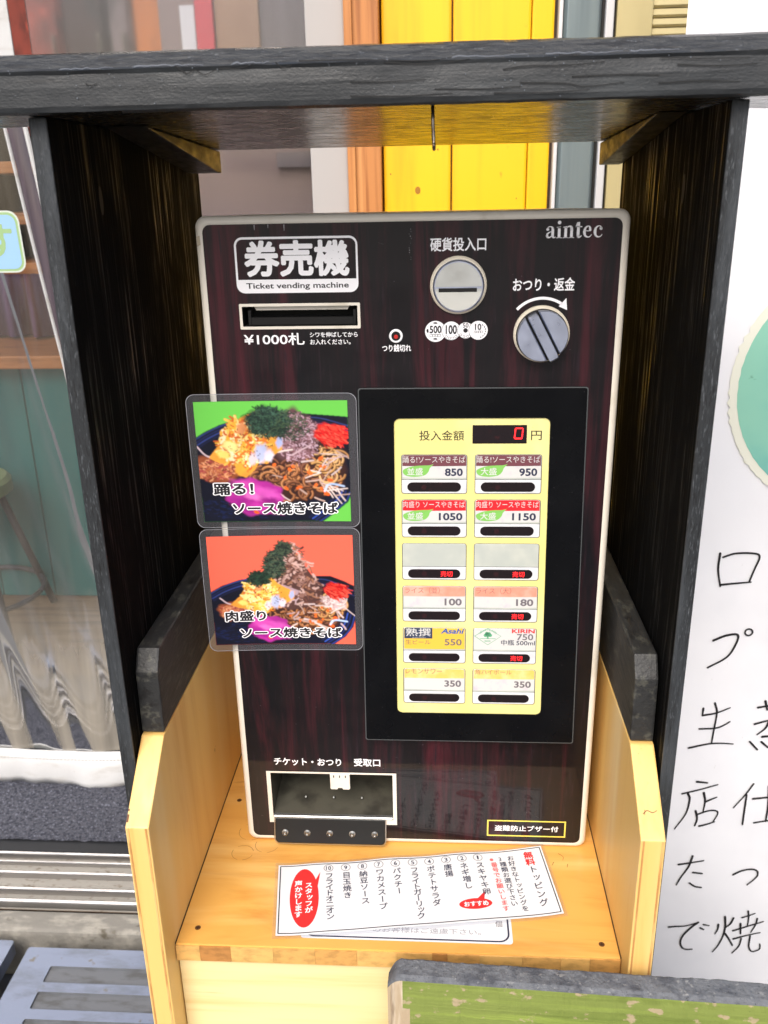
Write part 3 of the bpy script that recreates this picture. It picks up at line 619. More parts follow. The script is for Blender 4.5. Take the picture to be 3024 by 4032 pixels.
# tapered wedge cleats under the plank
for x0, x1 in ((XL + .0005, XL + .031), (XR - .021, XR - .0005)):
    prism('wedge_cleat', [(-.012, .6508), (.2215, .6415), (.2215, .6215), (.205, .6225)], 'x', x0, x1, m_wedge, booth, bev=.0012)
# chamfered side boards standing on the pine panels
for x0, x1 in ((-.2225, -.2037), (.1761, .1945)):
    prism('side_board', [(-.0925, .1850), (-.0905, .2405), (-.0805, .2575), (.235, .2585), (.235, .1850)], 'x', x0, x1, m_brace, booth, bev=.0018)
# bent wire hook
tube('hook', [(.0184, -.1105, .6535), (.0186, -.1108, .640), (.0190, -.1112, .632), (.0192, -.1125, .6285), (.0193, -.1155, .6266), (.0193, -.1185, .6276), (.0193, -.1198, .6292)], .0011, m_wire, booth)
# knots and dents in the uprights
for (x, y, z, r) in ((XL + .0004, -.035, .60, .006), (XL + .0004, .07, .33, .005), (XR - .0004, -.02, .60, .006), (XR - .0004, .03, .585, .004)):
    V = [(x, y + r * .6 * math.cos(a * .4), z + r * 1.7 * math.sin(a * .4)) for a in range(16)]
    mesh('knot', V, [tuple(range(16))], m_stain_edge if False else m_crack, booth)

# ------------------------------------------------------------------ pine box with shelf
pine = thing('pine_shelf_box', (-.013, .05, -.80), 'pale pine shelf box with sloping sides carrying the ticket machine', 'shelf box')
for x0, x1 in ((-.2225, -.2035), (.1759, .1947)):
    sp_ = prism('side_panel', [(-.1525, -.80), (-.1525, .1375), (-.0945, .1838), (.240, .1838), (.240, -.80)], 'x', x0, x1, m_pine_v, pine, bev=.0012)
    for xa in (x0 + .0016, x1 - .0030):
        prism('edge_lamina', [(-.1530, -.79), (-.1530, .1372), (-.1524, .1374), (-.1524, -.79)], 'x', xa, xa + .0014, m_plyedge, sp_)
ZS = -.003
box('shelf_board', -.2028, .1752, -.1298, .235, ZS - .0175, ZS, m_pine_d, pine, bev=.0008)
xs = [-.2028, -.182, -.155, -.118, -.082, -.046, -.012, .018, .031, .058, .094, .126, .150, .1752]
for i in range(len(xs) - 1):
    box('edge_block', xs[i] + .0001, xs[i + 1] - .0001, -.1312, -.1299, ZS - .0172, ZS - .0012, m_pine_end[(0, 2, 0, 3, 1, 0, 3, 2, 1, 0, 3, 0, 1)[i]], pine)
box('apron', -.2028, .1752, -.1265, -.1085, -.80, ZS - .0178, m_apron, pine, bev=.0008)
for x in (-.2032, .1756): box('joint', x - .0003, x + .0003, -.1296, .235, ZS - .001, ZS + .0003, m_joint, pine)
m_screw = M('rusty_screw', lin(120, 82, 52), .5, metal=.6)
for (x, y) in ((-.188, -.112), (.162, -.116), (-.188, .06), (.162, .06)):
    S_s = lambda a, b, d, x=x, y=y: (x + a / 1000, y + b / 1000, ZS + d / 1000)
    sc_ = flat('screw', [circ(0, 0, 2.6, 18)], .15, m_screw, pine, S_s)
    flat('screw_slot', [rrect(-1.8, 1.8, -.35, .35, .1, 1), rrect(-.35, .35, -1.8, 1.8, .1, 1)], .25, m_joint, sc_, S_s)
# pencil and knock marks on the side panels
m_mark = M('dark_knock_mark', lin(110, 70, 36), .6)
S_e = lambda x, z, d: (x / 1000, (-152.5 + (z - 137.5) * (58 / 46.3)) / 1000 - d / 1000 * .62, z / 1000 + d / 1000 * .78)
flat('knock_mark', stroke([(180, 150), (183, 151.5), (187, 150.6), (190.5, 151.6)], .5, .3) + stroke([(181, 149.4), (181.4, 151.8)], .4), .25, m_mark, pine, S_e)
flat('knock_mark', [rrect(-222.2, -220.6, 140.2, 144.0, .2, 1)], .25, m_mark, pine, S_e)
flat('knock_mark', [rrect(-222.2, -221.0, 145.6, 146.6, .2, 1)], .25, m_mark, pine, S_e)
# faint ring marks left on the shelf
m_stain = M('shelf_ring_stain', lin(160, 112, 54), .5)
for cx, cy, r in ((-.165, .012, .012), (-.146, -.006, .011), (-.168, -.018, .010)):
    for a0, a1 in ((.3, 2.2), (2.8, 4.4), (4.9, 6.0)):
        flat('ring_stain', stroke([(cx * 1000 + r * 1000 * math.cos(a0 + (a1 - a0) * k / 6) * 1.05, cy * 1000 + r * 1000 * math.sin(a0 + (a1 - a0) * k / 6)) for k in range(7)], .5, .3, n=3), .12, m_stain, pine, lambda x, y, d: (x / 1000, y / 1000, ZS + d / 1000))
for st in ([(139, -8), (143, -12), (142, -17)], [(133, -20), (131, -24)], [(146, -22), (145, -26)]):
    flat('ring_stain', stroke(st, .8, .4, n=4), .12, m_stain, pine, lambda x, y, d: (x / 1000, y / 1000, ZS + d / 1000))

# green painted board in front
m_green = M('worn_lime_paint', lin(124, 138, 66), .75, var=[(lin(106, 122, 50), (6, 30, 40), 4, .45, .75), (lin(140, 158, 70), (5, 20, 120), 5, .52, .75), (lin(170, 154, 122), (70, 90, 90), 6, .57, .64), (lin(60, 66, 34), (500, 500, 300), 3, .72, .8)], bump=[((6, 60, 420), .6, .0010, 5), ((160, 160, 160), .4, .0010, 4)])
m_gtop = M('charred_grey_edge', lin(104, 107, 112), .8, var=[(lin(78, 81, 88), (70, 70, 70), 6, .45, .65), (lin(136, 137, 138), (200, 260, 200), 5, .58, .7), (lin(60, 62, 66), (400, 500, 400), 4, .62, .72)], bump=[((260, 260, 260), 1., .002, 6)])
m_raw = M('bare_weathered_wood', lin(178, 158, 130), .75, var=[(lin(120, 100, 78), (160, 160, 14), 5, .48, .66), (lin(212, 198, 176), (90, 90, 12), 4, .5, .7)], bump=[((300, 300, 20), .8, .0014, 4)])
gb = thing('painted_board', (.2, -.175, -.80), 'lime green painted board with charred grey top edge leaning before the box', 'board')
ang = math.atan2(-12.2, 295.4)
def gmap(u, w, z): # u along, w thickness towards viewer
    return (-.0166 + u * math.cos(ang) + w * math.sin(ang), -.1573 + u * math.sin(ang) - w * math.cos(ang), z)
V, F = [], []; nu = 220; T = .0195
pf = [(0, -.72), (0, .0185), (.002, .0198), (T - .003, .0200), (T - .0008, .0188), (T, .0165), (T, .009), (T, -.012), (T, -.08), (T, -.72)]
for i in range(nu + 1):
    u = .46 * (i / nu) ** 1.35
    drop = .012 * max(0, 1 - u / .012) ** 2.2
    for j, (w, z) in enumerate(pf):
        e = mnoise.noise(Vector((u * 90, j * 2.0, 3))) * .0011 + mnoise.noise(Vector((u * 18, j * .2, 5))) * .0014 + mnoise.noise(Vector((u * 260, j * 1.3, 8))) * .0006
        wi = w if u > .012 else T / 2 + (w - T / 2) * (1 - .32 * (1 - u / .012) ** 2)
        V.append(gmap(u, wi + (e if w > T / 2 else 0), z - (drop if z > -.05 else 0) + (e if z > 0 else 0)))
k = len(pf)
F = [(i * k + j, i * k + j + 1, (i + 1) * k + j + 1, (i + 1) * k + j) for i in range(nu) for j in range(k - 1)] + [tuple(range(k))]
g_o = mesh('plank', V, F, m_green, gb, False)
g_o.data.materials.append(m_gtop); g_o.data.materials.append(m_raw)
for i, p in enumerate(g_o.data.polygons):
    j = i % (k - 1); u = .46 * ((i // (k - 1)) / nu) ** 1.35
    if i == len(F) - 1: p.material_index = 2
    elif j <= 4: p.material_index = 1
    elif u < .013 + .005 * mnoise.noise(Vector((j * 2.7, 0, 4))) + (.004 if j > 6 else 0): p.material_index = 2
for uu, z0, z1 in ((.138, .019, -.04), (.155, .012, -.10), (.142, .010, -.16)):
    flat('plank_split', stroke([(0, z0), (.6, (z0 + z1) / 2), (0, z1)], .0007, .0004, round_=False, n=4), 0, m_crack, gb, lambda a, z, d, uu=uu: gmap(uu + a * .002, T + .0012, z))

# ------------------------------------------------------------------ the ticket machine
tm = thing('ticket_machine', (0, .12, ZS), 'dark rosewood ticket vending machine with ivory casing on the pine shelf', 'ticket machine')
H = 587
# casing: sides and a rounded front rim round the panel
def rr_loop(x0, x1, z0, z1, r): return rrect(x0, x1, z0, z1, r, 8)
L0 = [(0, -250)] + [(0, -5.0)] + [(4.5 * (1 - math.cos(a)), -5.0 + 5.0 * math.sin(a)) for a in (.35, .7, 1.05, 1.4, math.pi / 2)] + [(6.0, 0), (6.4, -.3), (6.6, -3)]
V, F = [], []
for ins, d in L0:
    lp = rr_loop(-166 + ins, 166 - ins, -2.6 + ins, H - ins, max(8.5 - ins * .35, 3)); V += [S_front(x, z - (5 if d < -200 and z > 300 else 0), d) for x, z in lp]
n = len(lp)
F = [(j * n + i, j * n + (i + 1) % n, (j + 1) * n + (i + 1) % n, (j + 1) * n + i) for j in range(len(L0) - 1) for i in range(n)] + [tuple(range(n))]
cs_ = mesh('casing', V, F, m_shell, tm, True); cs_.data.set_sharp_from_angle(angle=math.radians(40))
# front panel with openings
slot_h = rrect(-133, -41.4, 503.2, 518.8, .6, 2); chute_h = rrect(-138.6, -20.8, 29, 78.4, .8, 2)
fp = holed('front_panel', rrect(-159.7, 159.7, 3.7, H - 6.3, 6), [slot_h, chute_h], .2, m_panel, tm)
# banknote slot
ring('slot_frame', rrect(-135.2, -39.2, 501, 521, .8, 2), rrect(-133, -41.4, 503.2, 518.8, .6, 2), .9, m_shell, tm)
def recess(name, hole, depth, mat, parent, taper=0., dz=0.):
    n = len(hole); back = [(x + (taper if x < sum(p[0] for p in hole) / n else -taper), z + dz) for x, z in hole]
    V = [S_front(x, z, .9) for x, z in hole] + [S_front(x, z, -depth) for x, z in back]
    return mesh(name, V, [(i, (i + 1) % n, n + (i + 1) % n, n + i) for i in range(n)] + [tuple(range(n, 2 * n))], mat, parent)
bs = recess('banknote_slot', slot_h, 26, m_black_matt, tm)
slab('slot_lip', rrect(-129, -42.6, 503.6, 510.5, .5, 2), -6, -1.2, m_black, bs, bev=.6)
slab('slot_guide', rrect(-129, -126.2, 503.6, 516, .4, 2), -6, -.9, m_black, bs, bev=.4); slab('slot_guide', rrect(-45.2, -42.6, 503.6, 516, .4, 2), -6, -.9, m_black, bs, bev=.4)
flat('slot_shutter', [[(-124, 518.6), (-48, 518.6), (-49.5, 515.4), (-122.5, 515.4)]], -3.5, m_shell, bs)
# name plate
ring('name_plate_border', rrect(-135.8, -40, 529, 571.2, 6.5, 6), rrect(-134.2, -41.5, 539.3, 569.5, (0.01, .01, 5, 5), 6), .32, m_white_ink, tm)
text('lettering', '券売機', -128.6, -46.6, 541.4, 568.6, .35, m_white_ink, tm, bold=.036)
text('lettering', 'Ticket vending machine', -128.2, -47.6, 531.2, 536.8, .40, m_dark_ink, tm, bold=.018)
text('lettering', '¥1000札', -133.2, -84.4, 488.3, 497.9, .32, m_white_ink, tm, bold=.014)
text('lettering', 'シワを伸ばしてから', -80, -41.8, 494.2, 498.3, .32, m_white_ink, tm, bold=.014)
text('lettering', 'お入れください。', -80, -47.6, 488.4, 492.6, .32, m_white_ink, tm, bold=.014)
text('lettering', '硬貨投入口', 15.7, 58.3, 558.4, 568.5, .32, m_white_ink, tm, bold=.022)
text('lettering', 'おつり・返金', 79.3, 126.5, 527.9, 537.8, .32, m_white_ink, tm, bold=.022)
text('lettering', 'つり銭切れ', -22.5, .5, 482.2, 487.9, .32, m_white_ink, tm, bold=.02)
text('lettering', 'チケット・おつり', -134.2, -69.6, 87.2, 95.6, .32, m_white_ink, tm, bold=.022)
text('lettering', '受取口', -57.4, -32.2, 87.6, 96.4, .32, m_white_ink, tm, bold=.024)
# maker's name in a bold serif, drawn letter by letter (unit: x height = 1)
def serif(ch):
    st = .23; P = []
    def bar(x0, x1, z0, z1): P.append([(x0, z0), (x1, z0), (x1, z1), (x0, z1)])
    def foot(x, w=.40): bar(x - w / 2, x + w / 2, 0, .06)
    def flag(x, z): P.append([(x - st / 2 - .10, z - .07), (x + st / 2, z), (x + st / 2, z - .2), (x - st / 2, z - .14), (x - st / 2 - .10, z - .12)])
    def blob(cx, cz, r): P.append(circ(cx, cz, r, 14))
    def curve(pts, w): # variable width
        c = catmull(pts, 6); ws = np.interp(np.linspace(0, 1, len(c)), np.linspace(0, 1, len(w)), w)
        for i in range(len(c) - 1):
            a, b = np.array(c[i]), np.array(c[i + 1]); t = (b - a) / (np.linalg.norm(b - a) + 1e-9); nn = np.array((-t[1], t[0]))
            P.append([tuple(a + nn * ws[i] / 2), tuple(b + nn * ws[i + 1] / 2), tuple(b - nn * ws[i + 1] / 2), tuple(a - nn * ws[i] / 2)])
    if ch == 'i': bar(.14, .14 + st, 0, .93); foot(.255, .46); flag(.255, .98); blob(.255, 1.27, .15); return P, .53
    if ch == 'n':
        bar(.14, .14 + st, 0, .9); foot(.255, .44); flag(.255, .98); bar(.62, .62 + st, 0, .72); foot(.735, .44)
        curve([(.33, .80), (.46, .93), (.60, .94), (.70, .86), (.735, .68)], [.05, .10, .16, .23, st]); return P, 1.0
    if ch == 't': bar(.16, .16 + st, .16, 1.28); P.append([(.02, .86), (.16, .90), (.2, 1.28), (.16, 1.28)]); bar(.03, .58, .87, .95); curve([(.275, .22), (.30, .08), (.42, .07), (.56, .20)], [st, .2, .1, .05]); return P, .60
    if ch == 'c': curve([(.72, .70), (.64, .88), (.46, .95), (.24, .78), (.18, .48), (.26, .18), (.47, .06), (.66, .12), (.78, .28)], [.10, .10, .07, .18, .24, .18, .10, .07, .04]); blob(.66, .74, .125); return P, .86
    if ch == 'e': curve([(.22, .56), (.50, .56), (.70, .56)], [.06, .06, .06]); curve([(.64, .56), (.62, .82), (.48, .95), (.26, .80), (.18, .48), (.26, .18), (.48, .06), (.66, .12), (.78, .28)], [.2, .18, .07, .17, .24, .18, .10, .07, .04]); return P, .86
    if ch == 'a': curve([(.20, .74), (.28, .91), (.46, .95), (.62, .84), (.64, .6), (.64, .2)], [.08, .08, .08, .18, st, st]); blob(.23, .73, .12); curve([(.60, .56), (.40, .50), (.22, .36), (.20, .18), (.32, .07), (.48, .12), (.60, .24)], [.05, .07, .16, .21, .14, .09, .05]); curve([(.65, .2), (.70, .07), (.80, .06), (.90, .12)], [st, .16, .09, .05]); return P, .92
    return P, .5
P, cx = [], 0.
for ch in 'aintec':
    pp, adv = serif(ch); P += [[(x + cx, z) for x, z in q] for q in pp]; cx += adv
kx = 42.6 / (cx - .1)
flat('lettering', [[(102.0 + x * kx, 566.6 + z * 8.9) for x, z in q] for q in P], .33, m_white_ink, tm)
# coin entry
ci = slab('coin_entry', circ(37.4, 533.3, 21.8, 56), .2, 4.0, m_ring_cream, tm, bev=1.2)
slab('coin_collar', circ(37.5, 532.8, 19.8, 56), 3.9, 6.0, m_chrome, ci, bev=1.2)
top_half = circ(37.5, 532.6, 18.0, 30, 0, math.pi); bot_half = circ(37.5, 532.6, 18.0, 30, math.pi, 2 * math.pi)
flat('coin_disc', [[(x, max(z, 531)) for x, z in top_half]], 6.1, m_metal, ci)
flat('coin_disc', [[(x, min(z, 529.0)) for x, z in bot_half]], 6.1, m_metal_rough, ci)
flat('coin_disc', [[(19.6, 531), (22.2, 531), (22.2, 529), (19.6, 529)], [(51.6, 531), (55.4, 531), (55.4, 529), (51.6, 529)]], 6.1, m_metal, ci)
flat('coin_slot', [rrect(22.2, 51.6, 528.5, 531.5, .2, 1)], 6.14, m_black_matt, ci)
# coin symbols
def coin(cx, cz, r, num, box_, d, bold):
    c = flat('coin_symbol', [circ(cx, cz, r, 40)], d, m_white_ink, tm)
    ring('coin_outline', circ(cx, cz, r, 40), circ(cx, cz, r - .28, 40), d + .05, m_dark_ink, c)
    text('lettering', num, *box_, d + .06, m_dark_ink, c, bold=bold)
    return c
def sq(cx, cz, s, a): return [(cx + s * math.cos(a + math.pi / 4 + k * math.pi / 2), cz + s * math.sin(a + math.pi / 4 + k * math.pi / 2)) for k in range(4)]
def frames(cs, s, a_): 
    P = []
    for (x, z), a in zip(cs, a_):
        o = sq(x, z, s, a); P += stroke(o + [o[0]], .32, round_=False, smooth=False)
    return P
c5 = coin(19.8, 497.9, 8.5, '500', (15.2, 24.5, 496.4, 502.4), .34, .03)
flat('coin_marks', frames([(16.3 + 2.15 * k, 494.7) for k in range(4)], 1.3, [0] * 4), .42, m_dark_ink, c5)
flat('coin_marks', [[(17.6, 504.0), (18.6, 505.0), (20.4, 505.1), (21.8, 504.0), (21, 504.2), (20.6, 503.4), (20.0, 504.1), (19.4, 503.4), (18.8, 504.2)], [(17.6, 491.6), (18.6, 492.6), (20.4, 492.7), (21.8, 491.6), (21, 491.8), (20.6, 491.0), (20.0, 491.7), (19.4, 491.0), (18.8, 491.8)], [(13.2, 500), (14.2, 499.6), (14.4, 498), (14.0, 496.4), (13.2, 497.2), (12.7, 498.6)]], .42, m_dark_ink, c5)
c1 = coin(32.1, 498.3, 7.5, '100', (27.8, 36.6, 495.6, 502.8), .48, .03)
flat('coin_marks', frames([(32.1 + 5.9 * math.cos(a), 498.3 + 5.9 * math.sin(a)) for a in (-2.25, -1.78, -1.33, -.88)], 1.15, [-.6, -.2, .2, .6]), .56, m_dark_ink, c1)
c50 = coin(43.4, 498.5, 6.5, '50', (41.2, 45.6, 500.6, 504.2), .62, .012)
flat('coin_marks', [circ(43.4, 498.5, 1.8, 20)] + frames([(43.4 + 5.0 * math.cos(a), 498.5 + 5.0 * math.sin(a)) for a in (-2.4, -1.8, -1.25, -.72)], 1.05, [-.7, -.2, .3, .7]), .70, m_dark_ink, c50)
c10 = coin(53.4, 498.5, 7.6, '10', (50.7, 55.7, 498.6, 503.6), .76, .026)
Pm = frames([(50.8 + 1.7 * k, 497.2) for k in range(4)], 1.05, [0] * 4)
for sgn in (-1, 1):
    for k in range(7):
        a = -math.pi / 2 + sgn * (.35 + k * .36); x, z = 53.4 + 5.6 * math.cos(a), 498.2 + 5.4 * math.sin(a)
        Pm += [[(x + .95 * math.cos(a + sgn * 1.0), z + .95 * math.sin(a + sgn * 1.0)), (x + .5 * math.cos(a + 2.2), z + .5 * math.sin(a + 2.2)), (x - .95 * math.cos(a + sgn * 1.0), z - .95 * math.sin(a + sgn * 1.0)), (x + .5 * math.cos(a - 1.2), z + .5 * math.sin(a - 1.2))]]
flat('coin_marks', Pm, .84, m_dark_ink, c10)
# return knob
kn = slab('return_knob', circ(102.4, 495.4, 21.8, 56), .2, 4.5, m_ring_cream, tm, bev=1.2)
slab('knob_base', circ(102.6, 494.8, 20.2, 56), 4.4, 6.0, m_black, kn, bev=.4)
ka = math.radians(-28.5)
def rk(x, z): return (102.6 + x * math.cos(-ka) - z * math.sin(-ka), 494.8 + x * math.sin(-ka) + z * math.cos(-ka))
for sgn in (-1, 1):
    th = math.asin(5.6 / 19.8); a0, a1 = (-math.pi / 2 + th, math.pi / 2 - th)
    pts = circ(0, 0, 19.6, 30, a0, a1); pts = [(x * sgn, z) for x, z in pts]
    slab('knob_half', [rk(x, z) for x, z in pts], 6, 11.5, m_chrome, kn, bev=.9)
slab('knob_grip', [rk(x, z) for x, z in rrect(-3.9, 3.9, -20.5, 18.2, 1.2, 3)], 6, 14.5, m_chrome, kn, bev=1.0)
arc = [(102.4 + 26.5 * math.cos(a), 496.0 + 26.5 * math.sin(a)) for a in np.linspace(math.radians(137), math.radians(56), 16)]
flat('turn_arrow', stroke(arc, 2.2, 2.2, round_=False, smooth=False) + [[(121.6, 513.2), (120.6, 522.4), (115.0, 516.2)]], .33, m_white_ink, tm)
# change lamp
lm = slab('change_lamp', circ(-11.4, 494.7, 5.4, 32), .2, 1.6, m_white_ink, tm, bev=.5)
slab('lamp_bezel', circ(-11.4, 494.7, 3.7, 28), 1.55, 1.9, m_black, lm, bev=.2); slab('led', circ(-11.3, 494.2, 1.7, 20), 1.85, 2.8, m_led_glow, lm, bev=.6)
# menu bezel, standing proud and flaring a little to the bottom
def S_m(x, z, d):
    t = (453 - z) / 330
    return ((10 + (x - 10) * (1 + .030 * max(-.05, (430 - z) / 280))) / 1000, -(2.2 + 6.0 * t + d) / 1000, z / 1000)
bo = rrect(-43, 141.8, 123, 453.4, 2.0, 3); bi = rrect(-14, 112.4, 152.6, 428.2, 4.5, 3)
n = len(bo); Vb = []
for lp, d in ((bo, -9), (bo, -.8), (rrect(-42.2, 141.0, 123.8, 452.6, 2, 3), 0), (bi, 0), (bi, -1.6)): Vb += [S_m(x, z, d) for x, z in lp]
bz = mesh('menu_bezel', Vb, [(j * n + i, j * n + (i + 1) % n, (j + 1) * n + (i + 1) % n, (j + 1) * n + i) for j in range(4) for i in range(n)], m_bezel, tm)
ring('bezel_edge', rrect(-42.95, 141.75, 123.05, 453.35, 2.0, 3), rrect(-42.1, 140.9, 123.9, 452.5, 2, 3), .02, m_bezel_edge, bz, S_m, .08)
rows = [(363.4, 397.6), (324.3, 358.5), (284.9, 319.1), (244.9, 279.4), (203.8, 239.3), (162.6, 198.5)]
colx = [(-8.5, 46.1), (52.2, 107.0)]
cells = [(c, r) for r in rows for c in colx]
disp = rrect(50, 94, 406.6, 422.2, .3, 1)
pan = holed('menu_panel', bi, [rrect(c[0], c[1], r[0], r[1], 2.2, 3) for c, r in cells] + [disp], -1.0, m_yellow_pl, tm, S_m)
text('lettering', '投入金額', 6.6, 43.1, 409.4, 417.8, -.9, m_dark_ink, pan, S_m, bold=.004)
text('lettering', '円', 97.4, 106, 409.6, 417.4, -.9, m_dark_ink, pan, S_m, bold=.004)
dp = flat('amount_display', [disp], -2.2, m_lens, tm, S_m)
SEG = [((85.4, 419.2), (90.4, 419.2)), ((84.9, 418.6), (84.6, 415.4)), ((90.9, 418.6), (90.6, 415.4)), ((84.5, 414.4), (84.2, 411.2)), ((90.5, 414.4), (90.2, 411.2)), ((84.6, 410.6), (89.8, 410.6))]
P = []
for a, b in SEG: P += stroke([a, b], 1.05, round_=True, smooth=False)
flat('lit_digit', P, -2.1, m_led_red, dp, S_m)
MENU = [('maroon', '踊る!ソースやきそば', '並盛', '850', 0), ('maroon', '踊る!ソースやきそば', '大盛', '950', 0), ('red', '肉盛り ソースやきそば', '並盛', '1050', 0), ('red', '肉盛り ソースやきそば', '大盛', '1150', 0),
        ('blank', '', '', '', 1), ('blank', '', '', '', 1), ('salmon', 'ライス（並）', '', '100', 0), ('salmon', 'ライス（大）', '', '180', 1), ('gold', '', '', '550', 0), ('tree', '', '', '750', 1), ('amber', 'レモンサワー', '', '350', 0), ('amber', '角ハイボール', '', '350', 0)]
for (c, r), (kind, title, size, price, sold) in zip(cells, MENU):
    x0, x1 = c; z0, z1 = r; zm = z0 + 12.4
    b = flat('menu_button', [rrect(x0 - .05, x1 + .05, z0 - .05, z1 + .05, 2.2, 3)], -1.6, m_groove, tm, S_m)
    b['label'] = {'blank': 'blank pale grey menu button marked sold out in red', 'gold': 'gold and navy draught beer button', 'tree': 'white bottled beer button with green tree emblem'}.get(kind, '%s striped menu button priced %s' % (kind, price))
    slab('button_key', rrect(x0 + .45, x1 - .45, z0 + .45, zm - .25, (1.8, 1.8, .3, .3), 3), -1.6, -.75, m_cell_white, b, S_m, .25)
    bezel_l = rrect(x0 + 5.0, x1 - 5.2, z0 + 1.9, z0 + 10.2, 4.1, 6)
    ln = slab('lamp_window', bezel_l, -.9, -.45, m_lens, b, S_m, .22)
    if sold:
        xa = x0 + 32.8
        text('lit_lettering', '売切', xa, xa + 10, z0 + 3.4, z0 + 8.6, -.40, m_led_red, b, S_m, bold=.0)
    flat('led', [circ(x0 + 18.8, z0 + 6.0, 2.2, 16)], -.42, m_led_off, b, S_m)
    W = (x0 + .45, x1 - .45, zm + .25, z1 - .45)
    slab('label_window', rrect(*W, (.3, .3, 1.8, 1.8), 3), -1.6, -1.0, m_blank, b, S_m, .2)
    if kind == 'blank': continue
    u0, u1, v0, v1 = W[0] + .6, W[1] - .5, W[2] + 1.6, W[3] - .15
    ty = random.uniform(-.3, .3)
    flat('label_card', [[(u0, v0 + ty), ((u0 + u1) / 2, v0 - .3), (u1, v0 - ty), (u1, v1 - 1.2), (u1 - 1.4, v1), (u0 + 1.4, v1), (u0, v1 - 1.2)]], -.95, m_gold if kind == 'gold' else m_label, b, S_m)
    zb = z1 - 9.9
    if kind in ('maroon', 'red', 'salmon', 'amber'):
        flat('label_stripe', [[(u0, zb), ((u0 + u1) / 2, zb - .25), (u1, zb), (u1, v1 - 1.2), (u1 - 1.4, v1), (u0 + 1.4, v1), (u0, v1 - 1.2)]], -.92, {'maroon': m_maroon, 'red': m_red_lb, 'salmon': m_salmon, 'amber': m_amber}[kind], b, S_m)
        if size:
            text('lettering', title, u0 + .2, u1 - .8, zb + 2.6, z1 - 1.6, -.88, m_label, b, S_m, bold=-.002)
            lf = catmull([(u0 + 25.8, zb + 1.6), (u0 + 22, zb + .6), (u0 + 16, zb + .4), (u0 + 8, zb - .4), (u0 + 1.2, zb - 3.0), (u0 + .4, zb - 5.6), (u0 + 3, zb - 8.4), (u0 + 10, zb - 9.4), (u0 + 18, zb - 8.2), (u0 + 21.5, zb - 5), (u0 + 22.6, zb - 2), (u0 + 25.8, zb + 1.6)], 3)
            flat('leaf_mark', [lf[:-1]], -.88, m_leaf, b, S_m)
            text('lettering', size, u0 + 3.8, u0 + 17, zb - 8.0, zb - 1.6, -.85, m_label, b, S_m, bold=.012)
        else:
            hh = 6.0 if kind == 'salmon' else 5.4; top = z1 - (1.3 if kind == 'salmon' else .2)
            text('lettering', title, u0 + 1.2, u0 + (31 if kind == 'salmon' else 33), top - hh, top - .2, -.88, m_brown_ink, b, S_m, bold=0.)
        wp = 14.5 if len(price) == 3 else 19.5
        text('price_lettering', price, u1 - 3.0 - wp, u1 - 2.8, z1 - 18.6, z1 - 12.0, -.88, m_ink_navy if kind in ('maroon', 'red') else m_grey_ink, b, S_m, bold=.03)
    elif kind == 'gold':
        flat('label_stripe', [[(u0 + .3, z1 - 11), (u0 + 24.6, z1 - 11), (u0 + 24.6, v1), (u0 + 1.4, v1), (u0 + .3, v1 - 1.2)]], -.92, m_navy_lb, b, S_m)
        text('lettering', '熟撰', u0 + 1.6, u0 + 23.2, z1 - 8.8, z1 - .9, -.88, m_label, b, S_m, bold=.008)
        text('lettering', 'JUKUSEN', u0 + 7, u0 + 18.5, z1 - 10.6, z1 - 9.7, -.88, m_label, b, S_m, bold=0)
        text('lettering', '生ビール', u0 + 1.2, u0 + 23, z1 - 16.8, z1 - 12.2, -.88, m_brown_ink, b, S_m, bold=.006)
        sh = lambda x, z, d: S_m(x + (z - (z1 - 4)) * .28, z, d)
        text('lettering', 'Asahi', u0 + 32.5, u1 - 1.2, z1 - 6.0, z1 - .9, -.88, m_blue_ink, b, sh, bold=.03)
        text('price_lettering', price, u1 - 17.4, u1 - 2.6, z1 - 17.6, z1 - 11.2, -.88, m_grey_ink, b, S_m, bold=.018)
    else:
        cx_, cz_ = u0 + 11.8, z1 - 8.0
        dm = [(cx_ - 11.4, cz_), (cx_, cz_ - 8.6), (cx_ + 11.4, cz_), (cx_, cz_ + 7.6)]
        flat('emblem', stroke(dm + [dm[0]], .5, round_=False, smooth=False) + [circ(cx_, cz_ + 1.6, 2.2, 14), circ(cx_ - 2.0, cz_ + .8, 1.7, 12), circ(cx_ + 2.0, cz_ + .8, 1.7, 12), circ(cx_ - .9, cz_ + 2.6, 1.6, 12), circ(cx_ + 1.1, cz_ + 2.5, 1.5, 12), [(cx_ - .45, cz_ + .4), (cx_ + .45, cz_ + .4), (cx_ + .9, cz_ - 2.2), (cx_ - .9, cz_ - 2.2)], [(cx_ - 7, cz_ - 2.2), (cx_ + 7, cz_ - 2.2), (cx_ + 6.6, cz_ - 2.7), (cx_ - 6.6, cz_ - 2.7)]], -.88, m_tree_ink, b, S_m)
        for q, ch in enumerate('HEARTLAND'):
            a = math.radians(148 - q * 14.5); text('lettering', ch, cx_ + 8.0 * math.cos(a) - .8, cx_ + 8.0 * math.cos(a) + .8, cz_ + 6.4 * math.sin(a) - 1.3, cz_ + 6.4 * math.sin(a) + .5, -.86, m_tree_ink, b, S_m, bold=.0)
        text('lettering', 'BEER', cx_ - 2.6, cx_ + 2.6, cz_ - 5.6, cz_ - 4.1, -.86, m_tree_ink, b, S_m, bold=.01)
        text('lettering', 'KIRIN', u1 - 20.4, u1 - .8, z1 - 4.8, z1 - .8, -.88, m_red_ink, b, S_m, bold=.03)
        text('price_lettering', price, u1 - 16, u1 - 2, z1 - 11.6, z1 - 5.6, -.88, m_grey_ink, b, S_m, bold=.018)
        text('lettering', '中瓶', u1 - 29.5, u1 - 18.2, z1 - 16.8, z1 - 11.4, -.88, m_ink_navy, b, S_m, bold=.01)
